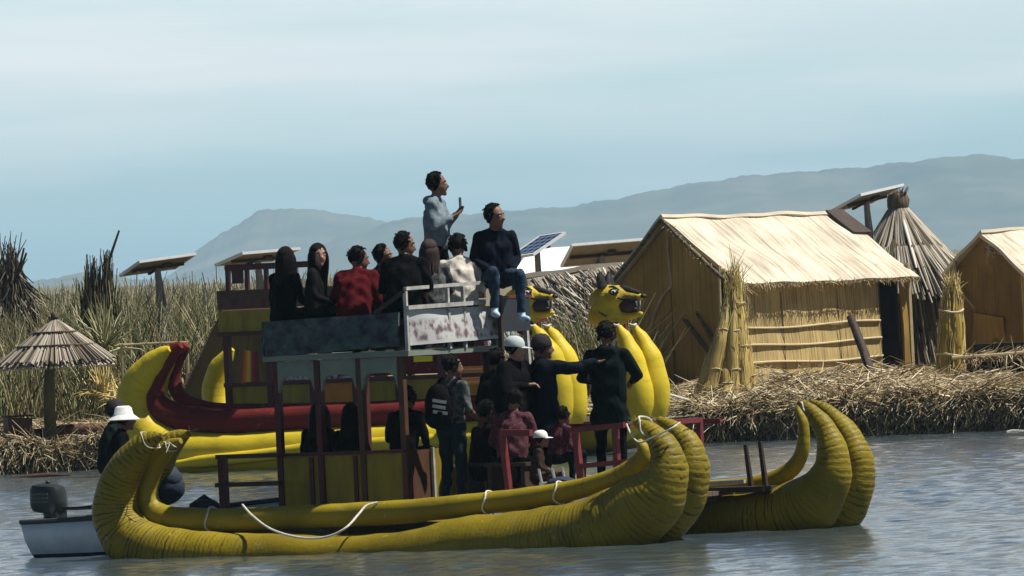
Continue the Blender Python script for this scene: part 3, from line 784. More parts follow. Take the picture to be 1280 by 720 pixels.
mb = MB(); mb.ell((0, 0, .12), (.21, .2, .12), 18, 12); mb.ell((.03, 0, .2), (.17, .16, .07), 16, 10)
thing_mesh(mb, 'cushion', M['bluefab'], on_boat(700, -1.15, zD + .0), B.yaw, 'round navy blue cushion lying behind the red bow rail', 'cushion')
# metal chair in front of the child
ch = empty('metal_chair', on_boat(686, -1.22, zD), B.yaw + .2)
tag(ch, 'small chair with bent pale metal legs beside the white-capped child', 'chair')
for x in (-.075, .085):
    for y in (0, .3):
        mb = MB(); mb.tube([(x - .02, y, .36), (x - .02, y, .33), (x + .01, y, .15), (x, y, 0)], [.016] * 4, 7, .05); mb.build('leg', M['metal'], ch)
mb = MB(); mb.box((0, .15, .2), (.19, .34, .03)); mb.build('seat', M['metal'], ch, smooth=False)
# coil of white hose
mb = MB()
P = [np.array([.10 * math.cos(t), .03 * math.sin(t * .3), .12 + .11 * math.sin(t)]) for t in np.linspace(0, 15, 70)]
mb.tube(P, .014, 6, curve=False)
thing_mesh(mb, 'rope_coil', M['rope'], on_boat(786, -.9, zD + .1), B.yaw, 'coil of white rope hanging by the bow rail corner', 'rope')

# ------------------------------------------------------------------ white motorboat pushing at the stern
mo = empty('motorboat', on_boat(75, -.35, 0), B.yaw)
tag(mo, 'small white motorboat with blue bottom tucked behind the yellow stern', 'motorboat')
S = B.scale(B.u_at(75, -.35, 0), -.35)
sec = []
for t in np.linspace(0, 1, 15):
    x = -.02 + 3.7 * t
    hw = .62 * (1 - max(0, (t - .45) / .55) ** 2.2) + .01
    zt_ = .40 + .13 * t * t + .06 * t; zb = -.16 + .25 * max(0, t - .6) ** 1.5
    sec.append((x, hw, zt_, zb))
mb = MB(); nst = 13
ins = []
for (x, hw, zt_, zb) in sec:
    for k in range(nst):
        a = -1 + 2 * k / (nst - 1)
        y = hw * math.copysign(min(1, abs(a) * 1.15) ** .6, a); z = zb + (zt_ - zb) * (abs(a) ** 2.6)
        xr = x + (-.20 * (z - .1) if x < 0 else 0)
        mb.v.append((xr, y, z))
for i in range(len(sec) - 1):
    for k in range(nst - 1):
        a = i * nst + k
        zm = np.mean([mb.v[j][2] for j in (a, a + 1, a + nst, a + nst + 1)])
        mb.m = 1 if zm < .10 else 0
        mb.face((a, a + 1, a + nst + 1, a + nst))
mb.m = 0
mb.face(list(range(nst)))
h = mb.build('hull', [mat('white_hull', (.62, .68, .70), (.5, .56, .58), 5, .4, .1), mat('blue_bottom', (.015, .04, .11), (.01, .03, .08), 6, .4, .1)], mo)
sm = h.modifiers.new('t', 'SOLIDIFY'); sm.thickness = .03; sm.offset = -1
mb = MB()
for sgn in (-1, 1):
    mb.tube([(x + (-.04 if i == 0 else 0), sgn * (hw + .005), zt_ + .01) for i, (x, hw, zt_, zb) in enumerate(sec)], .028, 8, .2)
mb.tube([(sec[0][0] - .06, -.62, .41), (sec[0][0] - .06, .62, .41)], .03, 8, curve=False)
mb.build('gunwale', mat('dark_rubber', (.05, .06, .065), (.03, .035, .04), 10, .6), mo)
for x in (.7, 1.8):
    mb = MB(); mb.box((x, 0, .26), (.25, 1.08, .04)); mb.build('thwart', M['wood'], mo, smooth=False)
M['postg2'] = mat('dull_grey', (.10, .11, .11), (.07, .075, .08), 8, .6)
om = empty('outboard_motor', on_boat(62, -.35, .40), B.yaw)
tag(om, 'dark outboard motor clamped to the stern of the white motorboat', 'outboard motor')
mb = MB(); mb.lathe([(.02, -.02), (.15, 0), (.185, .04), (.19, .14), (.18, .24), (.14, .30), (.05, .325), (.001, .33)], (0, 0, .1), 24, Matrix.Diagonal((1.15, .8, 1)).to_3x3())
mb.v = [(math.copysign(abs(x / .22) ** .6, x) * .22 * (1 - .25 * max(0, .3 - z) ), math.copysign(abs(y / .15) ** .6, y) * .15, z - .12 * x) for x, y, z in mb.v]
mb.build('cowl', mat('dark_cowl', (.018, .022, .022), (.026, .03, .03), 8, .35, .05), om)
mb = MB()
for k in range(3): mb.box((.0, -.157, .22 + .045 * k), (.2, .012, .016))
mb.build('cowl_stripe', M['postg2'], om, smooth=False)
mb = MB(); mb.tube([(0, 0, .12), (.02, 0, -.2), (.0, 0, -.75)], [.075, .05, .045], 10, .1); mb.box((-.06, 0, -.66), (.3, .015, .05)); mb.ell((.02, 0, -.78), (.16, .05, .05)); mb.build('drive_leg', M['black'], om)
mb = MB(); mb.box((.13, 0, .03), (.1, .2, .17)); mb.build('clamp', M['black'], om, smooth=False)
mb = MB(); mb.tube([(.1, 0, .17), (.3, 0, .13), (.62, .04, .14)], [.022, .02, .024], 8); mb.build('tiller', M['black'], om)
mb = MB(); mb.ell((0, 0, .44), (.03, .03, .02)); mb.build('filler_cap', M['black'], om)
# ------------------------------------------------------------------ puma-headed boat moored at the island
TH2 = R(27)
Y2 = 148.5
G = Frame(UG(440, Y2, 0), -TH2)
W2 = 1.32
pb = empty('puma_boat', G.O, G.yaw)
tag(pb, 'red and yellow double-hulled reed boat with two puma-head prows', 'reed boat')
def gp(name, pts, v, m, seg=16, wob=.02):
    P, Rr = G.path(pts, v); return tube_part(name, P, Rr, m, seg, .1, wob, pb)
nm = [(212, 436, 4), (204, 441, 9), (190, 455, 15), (173, 478, 20), (167, 505, 22), (178, 538, 25), (215, 562, 27), (280, 568, 27), (400, 562, 27), (520, 556, 27), (620, 553, 27), (670, 546, 25), (693, 520, 21), (697, 490, 20), (690, 450, 16), (676, 422, 10), (667, 408, 4)]
gp('hull_bundle', nm, -W2 - .25, M['puma_hull'])
def shifted(pts, dx, dy): return [(a + dx, b + dy, c) for a, b, c in pts]
n2 = [(224, 437, 4), (216, 442, 8), (206, 456, 13), (194, 478, 18), (190, 505, 20), (200, 535, 24)] + nm[6:11] + [(680, 546, 25), (710, 520, 21), (714, 490, 20), (707, 452, 16), (694, 424, 10), (683, 408, 4)]
gp('hull_bundle', n2, -W2 + .25, M['puma_hull'])
red1 = [(226, 431, 5), (218, 437, 9), (207, 452, 11), (194, 474, 13), (191, 496, 15), (205, 514, 17), (240, 525, 18), (300, 528, 18), (400, 523, 18), (490, 519, 17), (600, 512, 15), (650, 505, 11)]
gp('gunwale_bundle', red1, -W2 - .12, M['red_hull'])
red2 = [(233, 431, 5), (229, 437, 8), (221, 452, 9), (217, 474, 9), (224, 494, 9), (246, 506, 8), (300, 512, 8), (490, 508, 8), (640, 498, 8)]
gp('gunwale_bundle', red2, -W2 + .38, M['red_hull'])
gp('fender_bundle', [(222, 580, 5), (260, 576, 8), (330, 569, 8), (400, 560, 9), (480, 555, 9), (600, 548, 9), (690, 545, 6)], -W2 - .62, M['puma_hull'], 12)
# second hull
f1 = [(290, 436, 4), (284, 445, 9), (274, 462, 14), (269, 490, 17), (278, 520, 20), (310, 545, 24), (400, 548, 24), (600, 540, 24), (740, 540, 24), (778, 530, 22), (795, 510, 21), (796, 490, 21), (790, 452, 17), (781, 424, 10), (773, 408, 4)]
gp('hull_bundle', f1, W2 - .25, M['puma_hull'])
f2 = [(318, 500, 5), (322, 520, 15), (345, 540, 22), (500, 545, 24), (700, 545, 24), (790, 538, 22), (813, 515, 20), (818, 488, 20), (813, 452, 16), (803, 426, 10), (793, 408, 4)]
gp('hull_bundle', f2, W2 + .25, M['puma_hull'])
for (px, py, v) in ((770, 406, W2 - .25), (791, 406, W2 + .2), (665, 407, -W2 - .25), (683, 407, -W2 + .2)):
    c = G.hit(px, py, v); mb = MB(); mb.tube([c + (.05 * math.cos(t), .05 * math.sin(t), .01 * math.sin(2 * t)) for t in np.linspace(0, 6.283, 13)], .018, 6, curve=False, capend=False)
    mb.build('rope_tie', M['rope'], pb)

PY = mat('painted_yellow_head', (.60, .45, .015), (.32, .22, .012), 4.5, .6, 1.0, detail=9., bscale=16)
PB = mat('painted_black', (.012, .011, .01), (.022, .02, .018), 9, .5, .3)
PR = mat('painted_red_mouth', (.05, .010, .010), (.03, .008, .008), 9, .5)
PW = mat('painted_white', (.75, .73, .66), (.6, .58, .5), 12, .5)
def puma(cx, cy, v, s, roll=0.0):
    c = G.hit(cx, cy, v); k = s
    Pt = lambda x, y, z: c + np.array([x, y, z]) * k
    mb = MB()
    mb.ell(Pt(-.12, 0, .0), (.35 * k, .25 * k, .235 * k), 22, 16, wob=.015)                    # skull
    mb.tube([Pt(-.33, 0, -.12), Pt(-.16, 0, -.22), Pt(.12, 0, -.25)], [.28 * k, .27 * k, .18 * k], 18)   # jowl and lower jaw root
    mb.tube([Pt(.0, 0, .09), Pt(.2, 0, .045), Pt(.42, 0, .02), Pt(.50, 0, .01)], [.19 * k, .12 * k, .075 * k, .045 * k], 16, flat=.8)  # muzzle
    mb.tube([Pt(.1, 0, -.27), Pt(.30, 0, -.275), Pt(.46, 0, -.24)], [.15 * k, .10 * k, .055 * k], 14, flat=.6)
    t = mb.build('tmp', [PY]); md = t.modifiers.new('r', 'REMESH'); md.mode = 'VOXEL'; md.voxel_size = .022
    m2 = t.modifiers.new('s', 'SMOOTH'); m2.iterations = 4
    me = evaluated(t); me.name = 'puma_head'
    h = bpy.data.objects.new('puma_head', me); COL.objects.link(h); h.parent = pb
    me.materials.clear(); me.materials.append(PY); me.polygons.foreach_set('use_smooth', [True] * len(me.polygons))
    mb = MB(); mb.tube([Pt(.12, 0, -.10), Pt(.26, 0, -.115), Pt(.39, 0, -.11)], [.15 * k, .14 * k, .08 * k], 14); mb.build('mouth', PR, h)
    mb = MB(); mb.ell(Pt(.49, 0, .03), (.06 * k, .06 * k, .04 * k)); mb.tube([Pt(.08, 0, .20), Pt(.24, 0, .15), Pt(.44, 0, .085)], [.03, .07 * k, .045], 8, flat=.6); mb.build('nose', PB, h)
    for q in (-1, 1):
        mb = MB(); mb.tube([Pt(-.17, q * .13, .2), Pt(-.19, q * .16, .35), Pt(-.17, q * .16, .45)], [.11 * k, .09 * k, .03 * k], 12, flat=.7); mb.build('ear', PB, h)
        mb = MB()
        mb.m = 0; mb.ell(Pt(.055, q * .185, .12), (.088 * k, .05 * k, .06 * k), 14, 10)
        mb.m = 1; mb.ell(Pt(.065, q * .205, .122), (.052 * k, .045 * k, .034 * k), 14, 10)
        mb.m = 0; mb.ell(Pt(.075, q * .232, .118), (.024 * k, .022 * k, .026 * k), 10, 8)
        mb.build('eye', [PB, PW], h)
        mb = MB()
        for (x, z, L_) in ((.39, -.035, -.09), (.30, -.06, -.05), (.37, -.165, .08), (.22, -.07, -.05)):
            mb.tube([Pt(x, q * .06, z), Pt(x + .01, q * .06, z + L_)], [.025 * k, .004], 7, curve=False)
        mb.build('tooth', PW, h)
        mb = MB()
        for j in range(4): mb.tube([Pt(.2 + j * .07, q * (.13 - j * .015), .03), Pt(.16 + j * .05, q * .17, .0)], [.014, .010], 6, curve=False)
        mb.tube([Pt(.1, q * .17, .02), Pt(.3, q * .115, -.02), Pt(.42, q * .07, -.02)], [.016, .026, .018], 6); mb.tube([Pt(-.02, q * .2, .2), Pt(.06, q * .2, .205), Pt(.14, q * .16, .15)], [.012, .022, .012], 6); mb.tube([Pt(-.28, q * .2, -.05), Pt(-.2, q * .25, -.18), Pt(-.05, q * .26, -.27)], [.01, .02, .01], 6)
        mb.build('marking', PB, h)
    mb = MB(); mb.tube([Pt(-.2, 0, -.42), Pt(-.06, 0, -.44), Pt(.1, 0, -.42)], [.17 * k, .2 * k, .14 * k], 14); mb.build('collar', M['red_hull'], h)
    return h
puma(770, 374, W2, 1.0)
puma(662, 374, -W2, .92)

# deck and two-storey cabin of the puma boat
zd2 = .62
ua2, ub2 = G.u_at(286, -.95, 1.5), G.u_at(606, -.95, 1.5)
mb = MB(); mb.box(((ua2 + ub2) / 2 + .4, 0, zd2 - .04), (ub2 - ua2 + 1.4, 2.3, .08)); mb.build('deck', M['deck'], pb, smooth=False)
vc = -.95
zz = lambda px, py: G.hit(px, py, vc)[2]
z_sill, z_top, z_band, z_rail = zz(310, 481), zz(310, 419), zz(310, 389), zz(310, 364)
nb = 6
uu = np.linspace(ua2, ub2, nb + 1)
for i, u in enumerate(uu):
    mb = MB(); mb.bar((u, vc, zd2), (u, vc, z_top), .13, .09); mb.build('cabin_post', M['dkred'], pb, smooth=False)
    mb = MB(); mb.bar((u, .95, zd2), (u, .95, z_top), .1, .09); mb.build('cabin_post', M['dkred'], pb, smooth=False)
CURT = mat('red_white_print', (.62, .58, .56), (.10, .015, .015), 13, .8, .2, detail=1.5)
OR = mat('orange_board', (.50, .20, .015), (.40, .14, .012), 4, .55)
for i in range(nb):
    m_ = M['yellow'] if i not in (2,) else OR
    mb = MB(); mb.box(((uu[i] + uu[i + 1]) / 2, vc, (z_sill + zd2) / 2), (uu[i + 1] - uu[i] - .14, .04, z_sill - zd2 - .02)); mb.build('side_board', m_, pb, smooth=False)
    if i >= 3:
        mb = MB(); mb.box(((uu[i] + uu[i + 1]) / 2, vc + .02, (z_sill + z_top) / 2 - .1), (uu[i + 1] - uu[i] - .14, .03, z_top - z_sill - .32)); mb.build('side_board', M['red_hull'], pb, smooth=False)
mb = MB(); mb.box(((ua2 + ub2) / 2, vc - .03, z_sill + .01), (ub2 - ua2 + .1, .13, .07)); mb.build('window_sill', M['dkred'], pb, smooth=False)
mb = MB(); mb.box(((ua2 + ub2) / 2, .95, (z_sill + zd2) / 2), (ub2 - ua2 - .02, .04, z_sill - zd2)); mb.build('side_board', M['yellow'], pb, smooth=False)
mb = MB(); mb.box(((ua2 + ub2) / 2, 0, z_top + .03), (ub2 - ua2 + .25, 2.15, .07)); mb.build('roof', M['dkred'], pb, smooth=False)
mb = MB(); mb.box(((ua2 + ub2) / 2, vc - .06, (z_top + z_band) / 2 + .035), (ub2 - ua2 + .2, .04, z_band - z_top - .03)); mb.build('parapet', M['yellow'], pb, smooth=False)
mb = MB(); mb.box(((ua2 + ub2) / 2, vc - .065, (z_band + z_rail) / 2 + .03), (ub2 - ua2 + .2, .05, z_rail - z_band - .02)); mb.build('parapet', M['brown'], pb, smooth=False)
mb = MB(); mb.box((ua2 - .1, 0, (z_top + z_rail) / 2 + .04), (.05, 1.9, z_rail - z_top - .03)); mb.build('parapet', M['brown'], pb, smooth=False)
# upper open frame at the stern end
z_f = zz(310, 336)
for px in (288, 312, 336, 372):
    u = G.u_at(px, vc, z_rail); mb = MB(); mb.bar((u, vc - .06, z_rail), (u, vc - .06, z_f), .07, .06); mb.build('upper_post', M['dkred'], pb, smooth=False)
mb = MB(); a, b = G.u_at(285, vc, z_f), G.u_at(390, vc, z_f); mb.bar((a, vc - .06, z_f + .03), (b, vc - .06, z_f + .03), .09, .1); mb.bar((a, vc - .06, z_f + .03), (a, .9, z_f + .03), .07, .06); mb.build('upper_rail', M['dkred'], pb, smooth=False)
mb = MB(); mb.bar((a + .1, vc - .05, z_f - .12), (a + .30, vc - .05, z_f - .12), .04, .22); mb.build('upper_post', M['dkred'], pb, smooth=False)
for px0, px1 in ((354, 386), (404, 442), (464, 480)):
    p = G.hit(px0, 476, vc - .02); q = G.hit(px1, 452, vc - .02)
    mb = MB(); mb.slab((p[0], vc + .07, p[2]), (q[0], vc + .07, p[2]), (q[0], vc + .07, q[2] + .1), (p[0], vc + .07, q[2] + .1), 16, 6, .02, wob=.015, seed=px0); mb.build('curtain', CURT, pb)
# a hanging red-yellow striped cloth by the stern window and a painted orange board forward
m, nt, bs = newmat('striped_cloth'); L = nt.links.new
tc = N(nt, 'TexCoord'); sx = N(nt, 'SeparateXYZ'); L(tc.outputs['UV'], sx.inputs[0])
rp = ramp(nt, [(0, (.35, .02, .02)), (.07, (.55, .16, .02)), (.13, (.62, .40, .02)), (.19, (.3, .02, .02)), (.26, (.12, .012, .012))]); L(sx.outputs[0], rp.inputs[0])
L(rp.outputs[0], bs.inputs['Base Color']); bs.inputs['Roughness'].default_value = .8
p = G.hit(302, 480, vc - .08); q = G.hit(322, 440, vc - .08)
mb = MB(); mb.slab((p[0], vc - .08, p[2]), (q[0], vc - .08, p[2]), (q[0], vc - .08, q[2]), (p[0] + .05, vc - .08, q[2] + .05), 12, 10, .02, wob=.012); mb.build('striped_cloth', m, pb)
SG = mat('orange_sign', (.62, .26, .04), (.5, .16, .03), 8, .6)
p = G.hit(577, 481, vc - .06); q = G.hit(604, 457, vc - .06)
sg = MB(); sg.box(((p[0] + q[0]) / 2, vc - .06, (p[2] + q[2]) / 2), (q[0] - p[0], .03, q[2] - p[2])); sgo = sg.build('sign_board', SG, pb, smooth=False)
mb = MB()
for k in range(4):
    z = p[2] + (q[2] - p[2]) * (.15 + .23 * k); mb.box(((p[0] + q[0]) / 2, vc - .08, z), ((q[0] - p[0]) * .9, .012, .022))
mb.build('painted_line', mat('sign_cream', (.7, .5, .2), (.6, .38, .12), 22, .6), sgo, smooth=False)
p = G.hit(518, 449, vc - .06); q = G.hit(541, 447, vc - .06)
mb = MB(); mb.box(((p[0] + q[0]) / 2, vc - .07, p[2]), (q[0] - p[0], .03, .09)); mb.build('yellow_plate', mat('yellow_plate', (.75, .66, .02), (.7, .6, .02), 5, .5), pb, smooth=False)
# ------------------------------------------------------------------ straw island
SOIL = mat('straw_litter_ground', (.30, .23, .12), (.13, .095, .05), 7, .95, 1.0, (1, 1, 1), bscale=18)
def front_y(px):
    return np.interp(px, [-120, 130, 200, 820, 860, 1400], [153.5, 154, 159, 158, 152.5, 151])
def top_z(px):
    return np.interp(px, [-120, 140, 800, 860, 1000, 1400], [.44, .43, .52, .56, .58, .60])
def mound(x, y): return .045 * np.maximum(0, np.sin(x * 4.3 + 1.7 * np.sin(y * .9)) + .6 * np.sin(y * 3.7 + x * 1.9)) + .05 * np.sin(x * 1.3 + .5)
XS = np.linspace(-13.5, 13.5, 260)
def px_of(x, y): return 640 + x * F_PX / y
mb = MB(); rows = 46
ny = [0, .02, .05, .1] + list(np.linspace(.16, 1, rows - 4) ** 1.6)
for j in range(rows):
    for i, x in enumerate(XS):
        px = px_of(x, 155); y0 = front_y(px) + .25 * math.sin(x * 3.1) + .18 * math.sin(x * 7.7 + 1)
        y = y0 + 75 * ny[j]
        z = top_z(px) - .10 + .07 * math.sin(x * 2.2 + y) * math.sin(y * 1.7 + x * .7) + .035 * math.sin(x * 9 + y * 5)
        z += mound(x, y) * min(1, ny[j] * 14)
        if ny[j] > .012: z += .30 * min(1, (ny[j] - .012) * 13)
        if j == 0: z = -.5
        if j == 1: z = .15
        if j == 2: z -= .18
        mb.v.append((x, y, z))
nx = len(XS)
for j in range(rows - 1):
    mb.m = 1 if j < 2 else 0  # shade under the straw lip is put into the dark face colour
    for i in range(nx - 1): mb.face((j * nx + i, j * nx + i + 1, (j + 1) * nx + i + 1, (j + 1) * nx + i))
isl = mb.build('island_ground', [SOIL, mat('shaded_bank_face', (.030, .022, .013), (.016, .012, .008), 9, .8, .8)]); tag(isl, kind='structure')
STRAW = mat_blade('dry_straw', .8)
def straw_cols(n, lo=.55, hi=1.15, base=((.62, .50, .30), (.48, .37, .20), (.76, .67, .46), (.24, .17, .09), (.12, .085, .045))):
    b = np.array(base); k = rng.integers(0, len(b), n); return b[k] * rng.uniform(lo, hi, (n, 1))
def straw(px0, px1, n_top, n_lip, n_hang, depth, name, label=None):
    P0, P1, Bn, W_, Cc = [], [], [], [], []
    # lying on the top
    n = n_top; px = rng.uniform(px0, px1, n); dy = depth * rng.uniform(0, 1, n) ** 1.6
    y = front_y(px) + .1 + dy; x = (px - 640) * y / F_PX
    z = top_z(px) - .08 + .30 * np.minimum(1, np.maximum(0, dy - .8) / 5.8) + rng.uniform(-.03, .09, n) + mound(x, y) * np.minimum(1, dy / 1.)
    a = 1.6 * np.sin(x * 1.9 + y * .7) + 1.2 * np.sin(x * .8 - y * 1.7) + rng.normal(0, .7, n); ln = rng.uniform(.25, .75, n); el = rng.normal(.03, .2, n)
    d = np.stack([np.cos(a) * np.cos(el), np.sin(a) * np.cos(el), np.sin(el)], 1)
    p0 = np.stack([x, y, z], 1); P0.append(p0); P1.append(p0 + d * ln[:, None]); Bn.append(rng.normal(0, .06, (n, 3)) - [0, 0, .05]); W_.append(rng.uniform(.012, .034, n)); Cc.append(straw_cols(n))
    # over the lip
    n = n_lip; px = rng.uniform(px0, px1, n); y = front_y(px) + rng.uniform(-.1, .35, n); x = (px - 640) * y / F_PX
    z = top_z(px) + rng.uniform(-.16, .07, n) + .06 * np.sin(x * 5.1) + .05 * np.sin(x * 13)
    a = -1.57 + .8 * np.sin(x * 3.3 + 1.) + rng.normal(0, .6, n); ln = rng.uniform(.25, .65, n); el = rng.normal(.0, .28, n)
    d = np.stack([np.cos(a) * np.cos(el), .8 * np.sin(a) * np.cos(el), np.sin(el)], 1)
    p0 = np.stack([x, y, z], 1); P0.append(p0); P1.append(p0 + d * ln[:, None]); b = rng.normal(0, .07, (n, 3)); b[:, 2] -= rng.uniform(.0, .42, n) ** 1.5; Bn.append(b); W_.append(rng.uniform(.014, .036, n)); Cc.append(straw_cols(n))
    # hanging down the face, in darker colours
    n = n_hang; px = rng.uniform(px0, px1, n); y = front_y(px) + rng.uniform(-.22, .1, n); x = (px - 640) * y / F_PX
    z = rng.uniform(.1, .62, n)
    a = rng.uniform(0, 6.28, n); d = np.stack([np.cos(a) * .45, -.3 - .2 * rng.random(n), -rng.uniform(.3, 1, n)], 1); ln = rng.uniform(.2, .55, n)
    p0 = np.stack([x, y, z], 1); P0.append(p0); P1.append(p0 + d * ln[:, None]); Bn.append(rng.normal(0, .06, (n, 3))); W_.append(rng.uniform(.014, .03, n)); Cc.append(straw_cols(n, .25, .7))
    return blades(name, np.concatenate(P0), np.concatenate(P1), np.concatenate(Bn), np.concatenate(W_), np.concatenate(Cc), STRAW)
o = straw(826, 1310, 13000, 8500, 1500, 10, 'straw'); tag(o, 'loose dry straw heaped along the edge of the reed island', 'straw', kind='stuff')
o = straw(-25, 300, 5500, 4200, 900, 6, 'straw'); tag(o, 'loose dry straw on the low bank at the left', 'straw', kind='stuff')
o = straw(300, 826, 2400, 1500, 500, 6, 'straw'); tag(o, 'loose dry straw on the bank behind the boats', 'straw', kind='stuff')

# ------------------------------------------------------------------ reeds
REED = mat_blade('green_reed', .7)
def reeds(name, px0, px1, y0, y1, n, h0, h1, width, base, lean=.25, z0=.6, bend=.35):
    y = rng.uniform(y0, y1, n); px = rng.uniform(px0, px1, n); x = (px - 640) * y / F_PX
    h = rng.uniform(h0, h1, n)
    clump = np.sin(x * 2.7 + y * .9) * np.sin(x * 1.1 - y * 1.3); h *= 1 + .26 * clump
    p0 = np.stack([x, y, np.full(n, z0)], 1)
    tip = p0 + np.stack([rng.normal(0, lean, n) * h, rng.normal(0, lean, n) * h, h], 1)
    bd = np.stack([rng.normal(0, bend, n), rng.normal(0, bend, n), -np.abs(rng.normal(0, .18, n))], 1) * h[:, None] * .5
    b = np.array(base); k = rng.integers(0, len(b), n); cc = b[k] * rng.uniform(.6, 1.3, (n, 1))
    return blades(name, p0, tip, bd, width * rng.uniform(.6, 1.4, n), cc, REED, taper=.25)
GREENS = ((.17, .18, .07), (.10, .12, .045), (.30, .27, .14), (.42, .37, .22), (.055, .065, .03), (.20, .16, .07))
o = reeds('reeds', -15, 300, 161, 190, 5200, 1.3, 2.25, .036, GREENS); tag(o, 'tall grey-green reeds growing behind the straw umbrella', 'reeds', kind='stuff')
o = reeds('reeds', 640, 800, 161.5, 163.5, 1100, 1.0, 1.75, .034, GREENS); tag(o, 'green reeds growing between the puma heads and the grey thatched hut', 'reeds', kind='stuff')
FIELD = ((.30, .26, .15), (.24, .22, .12), (.38, .33, .21), (.20, .18, .10))
o = reeds('far_reeds', -40, 420, 230, 520, 9000, 1.9, 2.75, .10, FIELD, .12, .2, .2); tag(o, 'tan reed field stretching to the far shore', 'reeds', kind='stuff')
o = reeds('far_reeds', 1130, 1310, 230, 520, 2500, 1.6, 2.4, .10, FIELD, .12, .2, .2); tag(o, 'tan reeds far behind the huts at the right', 'reeds', kind='stuff')
# low spiky plants in the bank on the left
def spiky(name, px, py, Y, n, ln, base, label, cat, spread=.9, w=.035, droop=.5):
    c = U(px, py, Y); root = c.copy()
    a = rng.uniform(0, 6.28, n); e = rng.uniform(.35, 1.45, n)
    d = np.stack([np.cos(a) * np.cos(e) * spread, np.sin(a) * np.cos(e) * spread, np.sin(e)], 1); l = ln * rng.uniform(.6, 1.1, n)
    p0 = np.zeros((n, 3)) + rng.normal(0, .04, (n, 3)); b = np.array(base); cc = b[rng.integers(0, len(b), n)] * rng.uniform(.7, 1.2, (n, 1))
    bd = d * 0; bd[:, 2] = -droop * l * np.cos(e)
    o = blades(name, p0, p0 + d * l[:, None], bd, w, cc, REED, taper=.2); o.location = [float(q) for q in root]
    return tag(o, label, cat)
GOLD = ((.60, .46, .16), (.48, .36, .12), (.68, .58, .28))
spiky('dry_plant', 130, 498, 156.2, 70, .85, GOLD, 'sunlit golden dry plant with spiky leaves beside the yellow curled stern', 'plant', .8, .05)
spiky('spiky_plant', 130, 440, 160.5, 90, 1.15, ((.30, .30, .14), (.45, .43, .25), (.2, .2, .09)), 'spiky green plant growing under the dark reed sheaves', 'plant', .8, .05)
spiky('dry_plant', 150, 500, 155.4, 40, .5, GOLD, 'small golden straw tuft low beside the curled red and yellow stern', 'plant', .9, .035)

# ------------------------------------------------------------------ far land, hills, water
LAND = mat('far_shore_soil', (.17, .14, .085), (.115, .10, .06), .02, .95)
mb = MB()
xs = np.linspace(-420, 420, 120)
for j, (y, zf) in enumerate(((520, 0.), (560, .5), (700, 1.), (1500, 1.6), (2600, 2.2), (5200, 1.))):
    for x in xs:
        z = -.4 + .5 * zf * (3.0 + 1.1 * math.sin(x * y / 90000 * 1.7 + j) + .5 * math.sin(x * .13 + j * 2)) * (1 if zf else 0)
        mb.v.append((x * max(1, y / 700), y, z))
for j in range(5):
    for i in range(len(xs) - 1): a = j * len(xs) + i; mb.face((a, a + 1, a + len(xs) + 1, a + len(xs)))
tag(mb.build('far_shore', LAND), kind='structure')
HILL = mat('hill_ground', (.035, .045, .03), (.17, .15, .10), .006, .95, detail=9.)
def hill(name, prof, Y, depth, seed):
    rs = np.random.default_rng(seed); mb = MB()
    pxs = np.linspace(prof[0][0], prof[-1][0], 160)
    n = len(pxs); K = 9
    base = np.interp(pxs, [p[0] for p in prof], [p[1] for p in prof])
    base = base + sum(rs.normal(0, 1.5 / (k + 1) ** .8) * np.sin(pxs * .02 * (k + 1) * 1.7 + rs.uniform(0, 6)) for k in range(16))
    for j in range(2 * K + 1):
        t = 1 - abs(j - K) / K
        y = Y + depth * (j - K) / K
        for i in range(n):
            P = U(pxs[i], base[i], Y)
            z = max(P[2], -5) * (t ** .8) * (1 + .05 * math.sin(pxs[i] * .05 + j)) if j != K else P[2]
            mb.v.append((P[0], y, z if t > 0 else -6))
    for j in range(2 * K):
        for i in range(n - 1): a = j * n + i; mb.face((a, a + 1, a + n + 1, a + n))
    return tag(mb.build(name, HILL), kind='structure')
hill('far_hill', [(180, 362), (215, 345), (250, 310), (280, 290), (325, 263), (365, 261), (400, 262), (430, 267), (480, 276), (560, 290), (640, 322), (700, 340)], 11500, 900, 1)
hill('far_hill', [(330, 350), (430, 292), (520, 270), (600, 266), (640, 263), (700, 259), (760, 250), (800, 242), (850, 232), (900, 224), (950, 218), (1000, 215), (1050, 211), (1110, 205), (1170, 198), (1220, 193), (1260, 196), (1300, 200), (1400, 230), (1500, 300)], 10500, 900, 2)
hill('far_hill', [(-160, 352), (-60, 350), (40, 352), (90, 346), (130, 343), (170, 346), (230, 352), (300, 356)], 8200, 500, 3)

# water: one sheet with real ripples where the camera looks
def axis(lo, hi, step, far):
    c = list(np.arange(lo, hi + 1e-6, step)); a, b = [], []
    s, p = step, lo
    while p > far[0]: s *= 1.35; p -= s; a.append(max(p, far[0]))
    s, p = step, hi
    while p < far[1]: s *= 1.35; p += s; b.append(min(p, far[1]))
    return np.array(a[::-1] + c + b)
gx = axis(-12, 12, .09, (-9000, 9000)); gy = axis(82, 176, .13, (-3000, 14500))
Xg, Yg = np.meshgrid(gx, gy)
Z = np.zeros_like(Xg)
rs = np.random.default_rng(4)
for k in range(60):
    lam = .26 * (1.075 ** k); dirn = rs.normal(2.2, .55)       # wind ripples running towards the left front
    kx, ky = 2 * math.pi / lam * math.cos(dirn), 2 * math.pi / lam * math.sin(dirn)
    amp = (.0027 if lam < .8 else .0008) * min(1.15, lam ** .5)
    ph = rs.uniform(0, 6.28)
    Z += amp * np.sin(kx * Xg + ky * Yg + ph + .8 * np.sin(.37 * Xg + .29 * Yg + ph))
patch = .55 + .45 * np.sin(.31 * Xg + 1.1 * np.sin(.11 * Yg)) * np.sin(.17 * Yg + .8 * np.sin(.4 * Xg))
